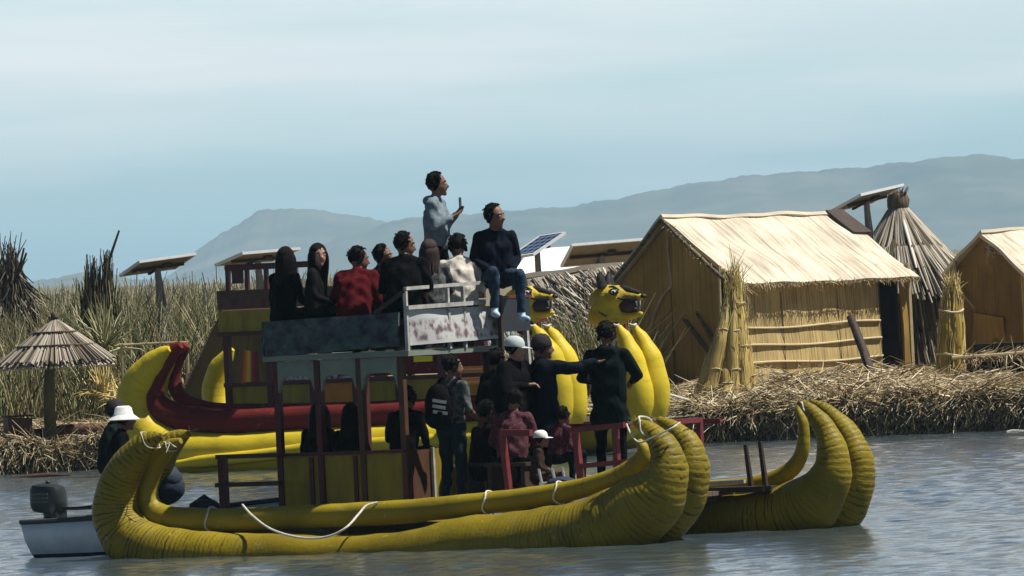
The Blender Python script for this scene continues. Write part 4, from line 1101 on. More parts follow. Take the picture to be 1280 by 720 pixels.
fade = np.clip((12.5 - np.abs(Xg)) / 2, 0, 1) * np.clip((Yg - 80) / 6, 0, 1) * np.clip((178 - Yg) / 6, 0, 1)
Z *= fade * (.65 + .6 * patch)
V = np.stack([Xg, Yg, Z], -1).reshape(-1, 3); nx, ny_ = len(gx), len(gy)
ii = (np.arange(ny_ - 1)[:, None] * nx + np.arange(nx - 1)[None, :]).ravel()
Fq = np.stack([ii, ii + 1, ii + nx + 1, ii + nx], 1)
me = bpy.data.meshes.new('water'); me.vertices.add(len(V)); me.vertices.foreach_set('co', V.ravel())
me.loops.add(len(Fq) * 4); me.loops.foreach_set('vertex_index', Fq.ravel().astype(np.int32)); me.polygons.add(len(Fq)); me.polygons.foreach_set('loop_start', np.arange(len(Fq), dtype=np.int32) * 4)
me.update(calc_edges=True); me.polygons.foreach_set('use_smooth', [True] * len(Fq))
m, nt, bs = newmat('lake_water'); L = nt.links.new
bs.inputs['Base Color'].default_value = (.050, .068, .077, 1); bs.inputs['Roughness'].default_value = .06; bs.inputs['IOR'].default_value = 1.33; bs.inputs['Specular IOR Level'].default_value = .5
tc = N(nt, 'TexCoord'); mp = N(nt, 'Mapping', Scale=(1, .8, 1)); L(tc.outputs['Object'], mp.inputs[0])
no = N(nt, 'TexNoise', Scale=13., Detail=5., Roughness=.65); L(mp.outputs[0], no.inputs['Vector'])
bp = N(nt, 'Bump', Strength=.5, Distance=.015); L(no.outputs[0], bp.inputs['Height']); L(bp.outputs[0], bs.inputs['Normal'])
me.materials.append(m)
wo = bpy.data.objects.new('water', me); COL.objects.link(wo); tag(wo, kind='structure')
# ------------------------------------------------------------------ huts
M['roof'] = mat_thatch('sunbleached_reed_roof', (.72, .65, .53), (.58, .51, .39), (.34, .27, .17), 15, 1.1)
M['mat'] = mat_thatch('reed_mat_wall', (.58, .45, .21), (.46, .34, .14), (.22, .145, .055), 30, .9)
M['gable'] = mat_thatch('brown_reed_gable', (.40, .25, .065), (.34, .21, .055), (.25, .15, .04), 22, .6, bump=.3)
M['gable2'] = mat_thatch('dark_brown_reed_gable', (.27, .16, .045), (.23, .135, .036), (.15, .09, .026), 22, .6, bump=.3)
M['grey'] = mat_thatch('old_grey_thatch', (.40, .36, .29), (.27, .24, .19), (.10, .085, .06), 14, .9)
M['dthatch'] = mat_thatch('dark_thatch', (.17, .135, .09), (.10, .08, .05), (.035, .026, .018), 16, 1.0)
M['bundle'] = mat_thatch('bundled_reeds', (.60, .46, .16), (.46, .34, .11), (.20, .13, .04), 40, 1.2)
M['gold'] = mat_thatch('golden_reeds', (.46, .33, .06), (.36, .25, .045), (.16, .10, .02), 34, 1.2)
M['pole'] = mat('pale_pole', (.42, .34, .2), (.3, .23, .13), 9, .8, .3)
M['cream'] = mat('cane_tie', (.62, .53, .34), (.5, .42, .26), 20, .85, .3)
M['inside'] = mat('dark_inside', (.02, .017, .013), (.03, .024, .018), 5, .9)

def fringe(name, A, Bv, n, ln, down, parent, cols, w=.03):
    A, Bv = np.array(A, float), np.array(Bv, float)
    t = rng.uniform(0, 1, n); p0 = A + (Bv - A) * t[:, None] + rng.normal(0, .015, (n, 3))
    d = np.array(down, float) + rng.normal(0, .22, (n, 3)); l = ln * rng.uniform(.5, 1.2, n)
    return blades(name, p0, p0 + d * l[:, None], rng.normal(0, .04, (n, 3)), w, cols(n), STRAW, parent=parent)
def pale(n): return straw_cols(n, .6, 1.1, ((.60, .50, .32), (.48, .38, .22), (.30, .22, .12)))
def greyc(n): return straw_cols(n, .5, 1.2, ((.42, .38, .31), (.33, .29, .23), (.52, .48, .41), (.16, .135, .10)))

# main hut: local x along the front wall, y back along the gable
PH = R(45)
YH = 163.0
c0 = UG(905, YH, .80)
hut = empty('reed_hut', c0, PH); tag(hut, 'big reed hut with pale sunlit roof, brown gable and open dark doorway', 'hut')
class HF(Frame): pass
Hf = Frame(c0, PH)
W, Lh = 2.36, 4.7
z_e = Hf.hit(950, 353, -.27)[2]
z_r = Hf.hit(849, 275, W / 2)[2]
hw = z_e + .27 * (z_r - z_e) / (W / 2 + .27)      # wall height under the slope
mb = MB()   # gable: a closed pentagon wall, 6 cm thick, with slight waves
g = [(0, 0, -.1), (0, W, -.1), (0, W, hw), (0, W / 2, z_r - .05), (0, 0, hw)]
mb.prism([(0.0, W, -.1), (0, 0, -.1), (0, 0, hw), (0, W / 2, z_r - .06), (0, W, hw)], (.06, 0, 0)); gab = mb
# subdivided skins laid 3 mm proud so the reeds get uv and a bulge
mb = MB()
mb.slab((-.012, W, -.1), (-.012, W / 2 + .02, -.1), (-.012, W / 2 + .02, z_r - .07), (-.012, W, hw - .03), 14, 14, .02, wob=.018, seed=1)
mb.slab((-.03, W / 2 - .02, -.1), (-.012, 0, -.1), (-.012, 0, hw - .03), (-.03, W / 2 - .02, z_r - .07), 14, 14, .02, wob=.018, seed=2)
mb.build('gable_wall', M['gable'], hut)
mb = MB(); mb.prism([(0.03, W - .02, -.1), (0.03, .02, -.1), (.03, .02, hw - .05), (.03, W / 2, z_r - .1), (.03, W - .02, hw - .05)], (.03, 0, 0)); mb.build('gable_frame', M['gable'], hut, smooth=False)
mb = MB(); mb.tube([(-.05, W / 2, z_r - .1), (-.06, W / 2 - .01, z_r - .6), (-.06, W / 2 - .06, z_r - 1.15)], [.018] * 3, 7); mb.tube([(-.05, W / 2 - .06, z_r - 1.15), (-.06, W / 2 + .3, z_r - 1.5), (-.05, W - .3, .35)], [.026, .028, .03], 7); mb.build('seam_tie', M['pole'], hut)
# a fold of matting and a tent-like crease low on the gable
mb = MB(); mb.tube([Hf.hit(890, 430, 0) * (0, 0, 1) + (-.05, .12, 0), (-.06, .55, Hf.hit(865, 390, .5)[2])], [.05, .02], 7, curve=False); mb.build('seam_tie', M['dthatch'], hut)
mb = MB()
pa = [(-.045, .78, 1.18), (-.045, .93, 1.22), (-.045, .30, .55), (-.045, .26, .62)]
mb.prism([pa[0], pa[1], pa[2], pa[3]], (-.012, 0, 0)); mb.build('torn_flap', M['dthatch'], hut, smooth=False)
# corner poles
mb = MB(); mb.tube([(-.06, -.05, -.1), (-.06, -.05, 1.), (-.04, -.05, hw + .12)], [.03, .028, .024], 8); mb.build('corner_pole', M['pole'], hut)
# front wall: four overlapping rows of reed matting
xd0 = Hf.u_at(1097, 0, 1.); xd1 = Hf.u_at(1134, 0, 1.); x_w = .12
rowsz = [-.06, .34, .66, .98, hw - .16]
for i in range(4):
    mb = MB(); off = -.03 - .012 * (3 - i)
    mb.slab((x_w, off - .035, rowsz[i]), (xd0, off - .035, rowsz[i] - .02), (xd0, off + .012, rowsz[i + 1] + .03), (x_w, off + .012, rowsz[i + 1] + .03), 40, 6, .035, wob=.010, seed=20 + i)
    mb.build('wall_mat', M['mat'], hut)
    if i < 3:
        mb = MB(); mb.tube([(x_w + (xd0 - x_w) * t, off - .03 + .0, rowsz[i + 1] + .005 + .025 * math.sin(t * 7 + i)) for t in np.linspace(0, 1, 14)], .017, 6, curve=False); mb.build('wall_tie', M['cream'], hut)
mb = MB(); mb.tube([(x_w + (xd1 + .5 - x_w) * t, -.12, -.05 + .02 * math.sin(t * 9)) for t in np.linspace(0, 1, 16)], .026, 6, curve=False); mb.build('wall_tie', M['cream'], hut)
for f in (.35, .72):
    x = x_w + (xd0 - x_w) * f; mb = MB(); mb.tube([(x, -.10, -.05), (x + .02, -.085, .5), (x, -.06, hw * .8)], .008, 5); mb.build('wall_tie', M['dthatch'], hut)
# doorway: dark interior box, posts
mb = MB(); mb.bar((xd1 + .02, -.04, -.1), (xd1 + .02, -.04, hw), .09, .07); mb.build('door_post', M['pole'], hut, smooth=False)
mb = MB(); mb.bar((xd0 + .05, .03, -.1), (xd0 + .05, .03, hw), .07, .07); mb.build('door_post', M['dthatch'], hut, smooth=False)
mb = MB(); mb.slab((xd1 + .07, -.02, -.1), (Lh, -.02, -.1), (Lh, 0, hw - .13), (xd1 + .07, 0, hw - .13), 8, 8, .05, wob=.012, seed=31); mb.build('wall_mat', M['gable'], hut)
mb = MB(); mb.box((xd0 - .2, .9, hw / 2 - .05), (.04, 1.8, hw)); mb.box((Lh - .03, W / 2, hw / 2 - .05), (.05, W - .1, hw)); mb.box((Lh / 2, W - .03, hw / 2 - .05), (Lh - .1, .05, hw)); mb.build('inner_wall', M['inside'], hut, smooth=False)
# roof sheets
ov = .27
def slope_z(y): return z_r - (z_r - z_e) * abs(W / 2 - y) / (W / 2 + ov)
xr1 = Hf.u_at(1050, W / 2, z_r); xe1 = Hf.u_at(1150, -ov, z_e)
mb = MB(); mb.slab((.26, -ov, z_e), (xe1, -ov, z_e - .04), (xr1, W / 2 + .02, z_r + .0), (-.14, W / 2 + .02, z_r + .05), 60, 30, .07, wob=.022, seed=41); mb.build('roof_sheet', M['roof'], hut)
mb = MB(); mb.slab((xr1, W / 2 - .02, z_r), (-.14, W / 2 - .02, z_r + .045), (-.16, W + ov, z_e), (xe1, W + ov, z_e), 30, 14, .07, wob=.02, seed=42); mb.build('roof_sheet', M['roof'], hut)
mb = MB(); mb.slab((xr1 - .18, W / 2 - .50, slope_z(W / 2 - .50) + .06), (xr1 + .26, W / 2 - .52, slope_z(W / 2 - .52) + .06), (xr1 + .06, W / 2 - .0, z_r + .075), (xr1 - .36, W / 2 - .0, z_r + .075), 8, 8, .03, wob=.01, seed=43); mb.build('roof_patch', mat('dark_brown_sheet', (.065, .045, .035), (.045, .032, .026), 8, .8, .3), hut)
mb = MB(); mb.tube([(-.17, -.28, z_e + .08), (-.17, W * .25, slope_z(W * .25) + .02), (-.18, W / 2, z_r + .03)], .035, 8); mb.tube([(-.17, W / 2, z_r + .03), (-.18, W * .75, slope_z(W * .75)), (-.17, W + ov, z_e)], .035, 8); mb.build('rake_pole', M['dthatch'], hut)
fringe('eave_fringe', (.28, -ov, z_e - .03), (xe1, -ov, z_e - .07), 620, .06, (0, -.3, -.6), hut, pale, .022)
fringe('rake_fringe', (-.12, -.3, z_e + .05), (-.14, W / 2, z_r), 140, .10, (-.5, -.3, -.35), hut, pale, .022)
fringe('rake_fringe', (.24, -.34, z_e), (.1, .05, z_e + .30), 120, .30, (.1, -.3, -.9), hut, pale, .026)

# second hut at the right edge
c1 = UG(1281, 164.0, .9); PH2 = R(30)
h2 = empty('reed_hut', c1, PH2); tag(h2, 'brown reed hut cut off by the right edge of the picture', 'hut')
H2 = Frame(c1, PH2); W3 = 2.1
zr2 = H2.hit(1244, 289, W3 / 2)[2]; ze2 = H2.hit(1206, 330, W3)[2]; hw2 = ze2 - .05
mb = MB(); mb.slab((-.01, W3, -.1), (-.01, 0, -.1), (-.01, 0, hw2), (-.01, W3, hw2), 16, 12, .05, wob=.02, seed=51)
mb.prism([(0, 0, hw2 - .01), (0, W3 / 2, zr2 - .05), (0, W3, hw2 - .01)], (.05, 0, 0)); mb.build('gable_wall', M['gable2'], h2)
mb = MB(); mb.slab((0, -.01, -.1), (3.2, -.01, -.1), (3.2, -.01, hw2), (0, -.01, hw2), 10, 8, .05, wob=.01, seed=52); mb.build('wall_mat', M['mat'], h2)
mb = MB(); mb.slab((-.12, -.4, ze2 - .28), (3.4, -.4, ze2 - .28), (3.4, W3 / 2 + .02, zr2), (-.12, W3 / 2 + .02, zr2), 30, 16, .07, wob=.02, seed=53); mb.build('roof_sheet', M['roof'], h2)
mb = MB(); mb.slab((3.4, W3 / 2 - .02, zr2), (-.12, W3 / 2 - .02, zr2), (-.12, W3 + .3, ze2 - .22), (3.4, W3 + .3, ze2 - .22), 12, 8, .06, wob=.02, seed=54); mb.build('roof_sheet', M['roof'], h2)
fringe('roof_tuft', (-.1, W3 / 2 - .05, zr2 - .28), (-.1, W3 / 2 - .45, zr2 - .40), 26, .22, (-.1, -.8, -.35), h2, pale, .03)
mb = MB(); mb.tube([(-.12, W3 - .1, -.1), (-.13, W3 - .1, 1.), (-.1, W3 - .12, hw2 + .15)], .035, 7); mb.build('corner_pole', M['pole'], h2)
mb = MB(); mb.tube([(-.1, W3 - .15, hw2 - .35), (-.14, W3 - .75, hw2 - .75)], .02, 6, curve=False); mb.build('tie_pole', M['pole'], h2)
mb = MB(); mb.slab((-.07, 1.6, -.1), (-.07, .5, -.1), (-.05, .55, .85), (-.05, 1.5, .95), 6, 6, .03, wob=.03, seed=55); mb.build('door_mat', M['gable'], h2)

# cone hut
YC = 170.
cc = UG(1148, YC, .9); ap = U(1123, 262, YC)
cone = empty('cone_hut', cc, 0); tag(cone, 'tall pointed hut of grey hanging thatch between the two brown huts', 'hut')
def cone_rows(c, apex, rows, parent, cols, n, w, name='thatch_row'):
    """rows: (radius_top, z_top, radius_bottom, z_bottom); drops bundles of reeds round the cone"""
    for (r0, z0, r1, z1) in rows:
        a = rng.uniform(0, 6.283, n)
        f0, f1 = z0 / apex[2], z1 / apex[2]
        P0 = np.stack([apex[0] * f0 + r0 * np.cos(a), apex[1] * f0 + r0 * np.sin(a), np.full(n, z0)], 1)
        rr = r1 * rng.uniform(.94, 1.08, n)
        P1 = np.stack([apex[0] * f1 + rr * np.cos(a), apex[1] * f1 + rr * np.sin(a), z1 + rng.uniform(-.14, .08, n)], 1)
        blades(name, P0, P1, rng.normal(0, .03, (n, 3)), w, cols(n), STRAW, parent=parent, taper=.7)
apx = ap - cc
mb = MB(); hz_ = apx[2]
prof = [(1.30, 0), (1.28, .6), (1.24, 1.1), (1.12, 1.5), (.75, 2.2), (.40, hz_ - .35), (.14, hz_)]
for i, (r, z) in enumerate(prof): pass
b0 = len(mb.v); seg = 40
for (r, z) in prof:
    for k in range(seg):
        a = 2 * math.pi * k / seg; rr = r * (1 + .04 * math.sin(k * 4.1 + z * 3)); f = z / hz_
        mb.v.append((apx[0] * f + rr * math.cos(a), apx[1] * f + rr * math.sin(a), z))
for i in range(len(prof) - 1):
    for k in range(seg):
        k2 = (k + 1) % seg; mb.face((i * seg + k, i * seg + k2, (i + 1) * seg + k2, (i + 1) * seg + k), ((k * .2, prof[i][1]), (k * .2 + .2, prof[i][1]), (k * .2 + .2, prof[i + 1][1]), (k * .2, prof[i + 1][1])))
mb.face([(len(prof) - 1) * seg + k for k in range(seg)])
mb.build('thatch_core', M['dthatch'], cone)
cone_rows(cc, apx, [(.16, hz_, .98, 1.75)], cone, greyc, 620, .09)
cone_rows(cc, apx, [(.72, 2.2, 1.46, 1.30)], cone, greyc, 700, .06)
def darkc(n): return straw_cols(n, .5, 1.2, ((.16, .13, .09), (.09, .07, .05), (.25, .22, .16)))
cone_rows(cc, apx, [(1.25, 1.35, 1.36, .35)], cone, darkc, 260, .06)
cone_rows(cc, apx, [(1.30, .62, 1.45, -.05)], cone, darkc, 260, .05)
mb = MB(); mb.lathe([(.14, hz_ - .05), (.20, hz_ + .05), (.21, hz_ + .18), (.17, hz_ + .29), (.06, hz_ + .34)], (apx[0], apx[1], 0), 16, wob=.06); mb.build('knot', M['dthatch'], cone)
fringe('knot_tuft', apx + (-.12, -.1, .2), apx + (.14, -.1, .2), 40, .2, (0, -.2, .8), cone, darkc, .03)
mb = MB(); mb.slab(apx + (-.62, -.18, -.95), apx + (-.02, -.32, -1.15), apx + (-.02, -.2, -.05), apx + (-.3, -.12, -.25), 6, 8, .06, wob=.02, seed=61); mb.build('thatch_flap', M['grey'], cone)
mb = MB(); mb.tube([apx + (-.02, -.34, -1.2), apx + (-.03, -.25, -.5), apx + (-.02, -.18, 0)], .03, 6); mb.build('seam_pole', M['dthatch'], cone)

# low hut with old grey thatch behind the puma heads
YT = 166.
th = empty('thatched_hut', UG(735, YT, .7), 0); tag(th, 'low hut with drooping old grey thatch behind the puma heads', 'hut')
T0 = np.array(th.location)
A = [U(655, 350, YT + 1.5) - T0, U(778, 331, YT + 1.5) - T0, U(800, 402, YT - .4) - T0, U(672, 412, YT - .4) - T0]
mb = MB(); mb.slab(A[3], A[2], A[1], A[0], 40, 14, .10, wob=.03, seed=71); mb.build('roof_sheet', M['grey'], th)
mb = MB(); mb.slab(A[1], A[0], A[0] + (-.1, 1.8, -1.1), A[1] + (.1, 1.8, -1.1), 12, 8, .1, wob=.03, seed=72); mb.build('roof_sheet', M['grey'], th)
mb = MB(); z = A[3][2]
mb.box(((A[3][0] + A[2][0]) / 2, .9, z / 2 + .1), (abs(A[2][0] - A[3][0]) - .5, 1.9, z + .1)); mb.build('wall', M['dthatch'], th, smooth=False)
n = 360; t = rng.uniform(0, 1, (n, 2)); P0 = (A[0][None] * (1 - t[:, :1]) + A[1][None] * t[:, :1]) * (1 - t[:, 1:]) + (A[3][None] * (1 - t[:, :1]) + A[2][None] * t[:, :1]) * t[:, 1:] + (0, -.02, .04)
dd = (A[3] - A[0]) / np.linalg.norm(A[3] - A[0]); P1 = P0 + (dd + (.28, 0, 0) + rng.normal(0, .10, (n, 3))) * rng.uniform(.35, .8, (n, 1)) + (0, -.03, .0)
blades('loose_thatch', P0, P1, rng.normal(0, .02, (n, 3)), .045, greyc(n), STRAW, parent=th, taper=.6)

# white building farther back
YB = 186.
wb = empty('white_building', UG(735, YB, .6), 0); tag(wb, 'bright white flat-roofed building showing between the solar panels', 'building'); T1 = np.array(wb.location)
wl = U(637, 325, YB) - T1; wr_ = U(838, 300, YB) - T1
BR = mat('white_wall', (.82, .81, .79), (.78, .77, .75), 4, .6)
Pn_ = [U(637, 344, YB) - T1, U(842, 334, YB) - T1]
zn = Pn_[0][2]; zf_ = (U(740, 304, YB + 3.4) - T1)[2]
mb = MB(); mb.box(((wl[0] + wr_[0]) / 2, 1.9, (zn - .1) / 2), (wr_[0] - wl[0] - .3, 3.3, zn - .1)); mb.build('wall', BR, wb, smooth=False)
mb = MB(); mb.slab((wl[0], 0, zn), (wr_[0], 0, zn + .02), (wr_[0], 3.4, zf_), (wl[0] + .45, 3.4, zf_ - .06), 20, 6, .06, wob=.004); mb.slab((wl[0] + .45, 3.41, zf_ - .06), (wr_[0], 3.41, zf_), (wr_[0], 6.6, zn), (wl[0], 6.6, zn), 8, 6, .06); mb.build('roof', mat('white_roof_sheet', (.84, .84, .83), (.80, .80, .79), 4, .5), wb, smooth=False)
mb = MB(); mb.box((wr_[0] - .8, .22, zn - .7), (.6, .05, .5)); mb.build('window', M['black'], wb, smooth=False)

# tent-shaped reed shelter behind the red boat
YS = 158.5
sh = empty('reed_shelter', UG(300, YS, .6), 0); tag(sh, 'low tent-shaped shelter of brown reed matting behind the red boat stern', 'shelter'); T2 = np.array(sh.location)
a = U(226, 418, YS) - T2; b = U(292, 362, YS + .4) - T2
a[2] -= .0
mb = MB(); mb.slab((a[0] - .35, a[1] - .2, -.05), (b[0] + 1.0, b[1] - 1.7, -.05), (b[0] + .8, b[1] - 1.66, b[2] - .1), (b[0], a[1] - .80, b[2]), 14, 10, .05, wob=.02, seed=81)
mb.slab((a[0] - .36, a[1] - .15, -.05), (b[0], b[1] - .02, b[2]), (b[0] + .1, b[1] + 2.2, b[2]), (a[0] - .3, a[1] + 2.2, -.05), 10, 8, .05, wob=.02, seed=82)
mb.build('mat_cover', mat_thatch('shade_brown_mat', (.15, .11, .04), (.12, .085, .032), (.08, .055, .022), 20, .7, bump=.4), sh)  # shade on the matting is put into this darker brown
mb = MB(); mb.tube([(a[0] - .40, a[1] - .22, -.02), (b[0] + .02, b[1] - .08, b[2] + .02)], .022, 6, curve=False); mb.build('edge_pole', M['dthatch'], sh)

# dark cone of thatch at the far left
YL = 172.
lc = empty('cone_hut', UG(12, YL, .6), 0); tag(lc, 'dark ragged cone of thatch with poking sticks at the far left', 'hut'); T3 = np.array(lc.location)
hl = (U(12, 322, YL) - T3)
def lcol(n): return straw_cols(n, .5, 1.2, ((.10, .085, .06), (.06, .05, .035), (.30, .27, .22), (.04, .03, .02)))
mb = MB(); mb.lathe([(.95, 0), (.6, hl[2] * .45), (.32, hl[2] * .75), (.08, hl[2] * .95)], (0, 0, 0), 26, wob=.06); mb.build('thatch_core', M['dthatch'], lc)
n = 900; t = rng.uniform(0, 1, n) ** .7; a = rng.uniform(0, 6.283, n); rr = (.12 + 1.0 * t) * rng.uniform(.6, 1.1, n); P0 = np.stack([hl[0] * (1 - t) + rr * np.cos(a), hl[1] * (1 - t) + rr * np.sin(a), hl[2] * (1 - t) + rng.normal(0, .08, n)], 1); P1 = P0 + np.stack([np.cos(a) * .25 + rng.normal(0, .16, n), np.sin(a) * .25 + rng.normal(0, .16, n), -rng.uniform(.3, .8, n)], 1)
blades('thatch', P0, P1, rng.normal(0, .09, (n, 3)), .05, lcol(n), STRAW, parent=lc, taper=.5)
n = 60; P0 = hl + rng.normal(0, .12, (n, 3)) - (0, 0, .3); blades('loose_top', P0, P0 + np.stack([rng.normal(0, .12, n), rng.normal(0, .12, n), rng.uniform(.25, .6, n)], 1), rng.normal(0, .05, (n, 3)), .04, lcol(n), STRAW, parent=lc)
mb = MB()
for (px, py, qx, qy) in ((12, 345, 10, 306), (20, 350, 20, 316), (22, 345, 30, 310), (25, 340, 33, 316), (14, 350, 3, 322)):
    mb.tube([U(px, py, YL - .3) - T3, U(qx, qy, YL - .3) - T3], [.03, .018], 6, curve=False)
mb.build('stick', M['wood'], lc)
# upright dark reed sheaves with a stick
YV = 166.
for i, (px, py0, py1, w, lab) in enumerate(((113, 400, 330, .30, 'slim dark reed sheaf standing left of the one with the long stick'), (133, 402, 322, .42, 'broad dark reed sheaf with a long thin stick above it'))):
    o = empty('reed_sheaf', UG(px - 4, YV, .7), 0); tag(o, lab, 'reed sheaf', 'dark reed sheaves above the reed bed'); T = np.array(o.location)
    top = U(px, py1, YV) - T; n = 170
    n = 260; f_ = rng.uniform(.35, 1.05, n) ** .8; sp_ = w * .75 * (1.12 - f_)
    P0 = np.stack([rng.normal(0, w * .5, n), rng.normal(0, w * .4, n), np.zeros(n)], 1); P1 = top * f_[:, None] + np.stack([rng.normal(0, 1, n) * sp_, rng.normal(0, 1, n) * sp_, np.zeros(n)], 1)
    def dk(n): return straw_cols(n, .5, 1.3, ((.075, .06, .035), (.05, .04, .025), (.14, .12, .06)))
    blades('reeds', P0, P1, rng.normal(0, .05, (n, 3)), .05, dk(n), STRAW, parent=o)
    mb = MB(); mb.tube([(0, 0, 0), top * .4, top * .8], [w * .55, w * .42, w * .12], 12, wob=.08); mb.build('core', M['dthatch'], o)
    if i:
        mb = MB(); mb.tube([U(133, 335, YV) - T, U(149, 288, YV) - T], [.03, .018], 6, curve=False); mb.build('stick', M['wood'], o)

# umbrella of straw
YU = 155.0
um = empty('straw_umbrella', UG(66, YU, .46), 0); tag(um, 'round straw sunshade on a rough post above the left bank', 'sunshade'); T4 = np.array(um.location)
cen = U(71, 452, YU) - T4; apu = U(70, 402, YU) - T4; rU = 68 / (F_PX / YU)
mb = MB(); mb.lathe([(rU * .97, cen[2] - .02), (rU * .55, cen[2] + (apu[2] - cen[2]) * .42), (.06, apu[2]), (.02, apu[2] - .05), (rU * .5, cen[2] + .22), (rU * .92, cen[2] - .06)], (cen[0], cen[1], 0), 36, wob=.02, cap=False); mb.build('canopy', M['dthatch'], um)
n = 1500; a_ = rng.uniform(0, 6.283, n)
def ucol(n): return straw_cols(n, .6, 1.15, ((.33, .28, .22), (.22, .18, .14), (.12, .095, .07), (.46, .41, .34)))
P0 = np.stack([cen[0] + .05 * np.cos(a_), cen[1] + .05 * np.sin(a_), np.full(n, apu[2] + .02)], 1); P1 = np.stack([cen[0] + rU * np.cos(a_), cen[1] + rU * np.sin(a_), cen[2] + rng.uniform(-.09, .02, n)], 1); P1[:, :2] = cen[:2] + (P1[:, :2] - cen[:2]) * rng.uniform(.72, 1.1, (n, 1))
bd = np.zeros((n, 3)); P1[:, 2] += .0
mid = (P0 + P1) / 2
blades('thatch', P0, P1 + (0, 0, .04), bd + (0, 0, -.03), rng.uniform(.018, .045, n), ucol(n), STRAW, parent=um, taper=1.15)
n2_ = 62; a2_ = np.arange(n2_) / n2_ * 6.283
mb = MB()
for t in a2_:
    p = np.array([cen[0] + rU * .93 * math.cos(t), cen[1] + rU * .93 * math.sin(t), cen[2] - .0]); q = np.array([cen[0] + rU * 1.04 * math.cos(t), cen[1] + rU * 1.04 * math.sin(t), cen[2] - .10])
    mb.tube([p, q], [.02, .03], 6, curve=False)
mb.build('rim_bundles', mat('straw_ends', (.58, .50, .38), (.42, .35, .25), 9, .85, .3), um)
for f in (.35, .68):
    r = .05 + (rU - .05) * f; z = apu[2] + .03 + (cen[2] - apu[2]) * f
    mb = MB(); mb.tube([(cen[0] + r * 1.02 * math.cos(t), cen[1] + r * 1.02 * math.sin(t), z + .03) for t in np.linspace(0, 6.283, 40)], .018, 6, curve=False, capend=False); mb.build('binding', M['dthatch'], um)
mb = MB(); mb.ell((cen[0], cen[1], apu[2] + .08), (.07, .07, .09), wob=.1); mb.build('knot', M['dthatch'], um)
mb = MB(); mb.tube([(0, 0, -.1), (-.03, 0, .5), (.02, 0, cen[2] + .15)], [.13, .10, .085], 12, .08, wob=.05); mb.build('post', mat('olive_post', (.14, .12, .04), (.09, .075, .03), 6, .85, .5, (1, 1, .3)), um)

# brown box and small things under the umbrella
bx = empty('crate', UG(24, 154.6, .44), .3); tag(bx, 'worn brown crate standing left of the sunshade post', 'crate')
mb = MB(); mb.prism([(-.2, -.17, 0), (.17, -.17, 0), (.21, -.17, .48), (-.22, -.17, .50)], (0, .34, 0)); mb.build('body', M['brown'], bx, smooth=False)
mb = MB(); mb.box((0, 0, .515), (.46, .38, .03)); mb.build('lid', M['wood'], bx, smooth=False)
mb = MB(); mb.bar((.28, -.1, -.02), (.20, -.15, .30), .07, .03); thing_mesh(mb, 'plank', M['pole'], UG(27, 154.4, .44), 0, 'short pale plank leaning on the worn brown crate', 'plank', smooth=False)
mb = MB(); mb.tube([(-.7, 0, .13), (0, .02, .16), (.75, 0, .12)], [.085, .10, .08], 12, wob=.05); thing_mesh(mb, 'log', M['brown'], UG(95, 155.6, .50), .05, 'brown log lying on the low bank by the sunshade', 'log')
mb = MB(); mb.tube([(-.55, 0, 0), (0, 0, .01), (.62, 0, 0)], .02, 7); mb.tube([(.6, 0, 0), (.6, 0, -.9)], .03, 7, curve=False); mb.tube([(-.53, 0, 0), (-.53, 0, -.9)], .03, 7, curve=False)
thing_mesh(mb, 'rail', M['pole'], U(190, 430, 160.2), 0, 'thin pale rail among the reeds above the curled yellow stern', 'rail')

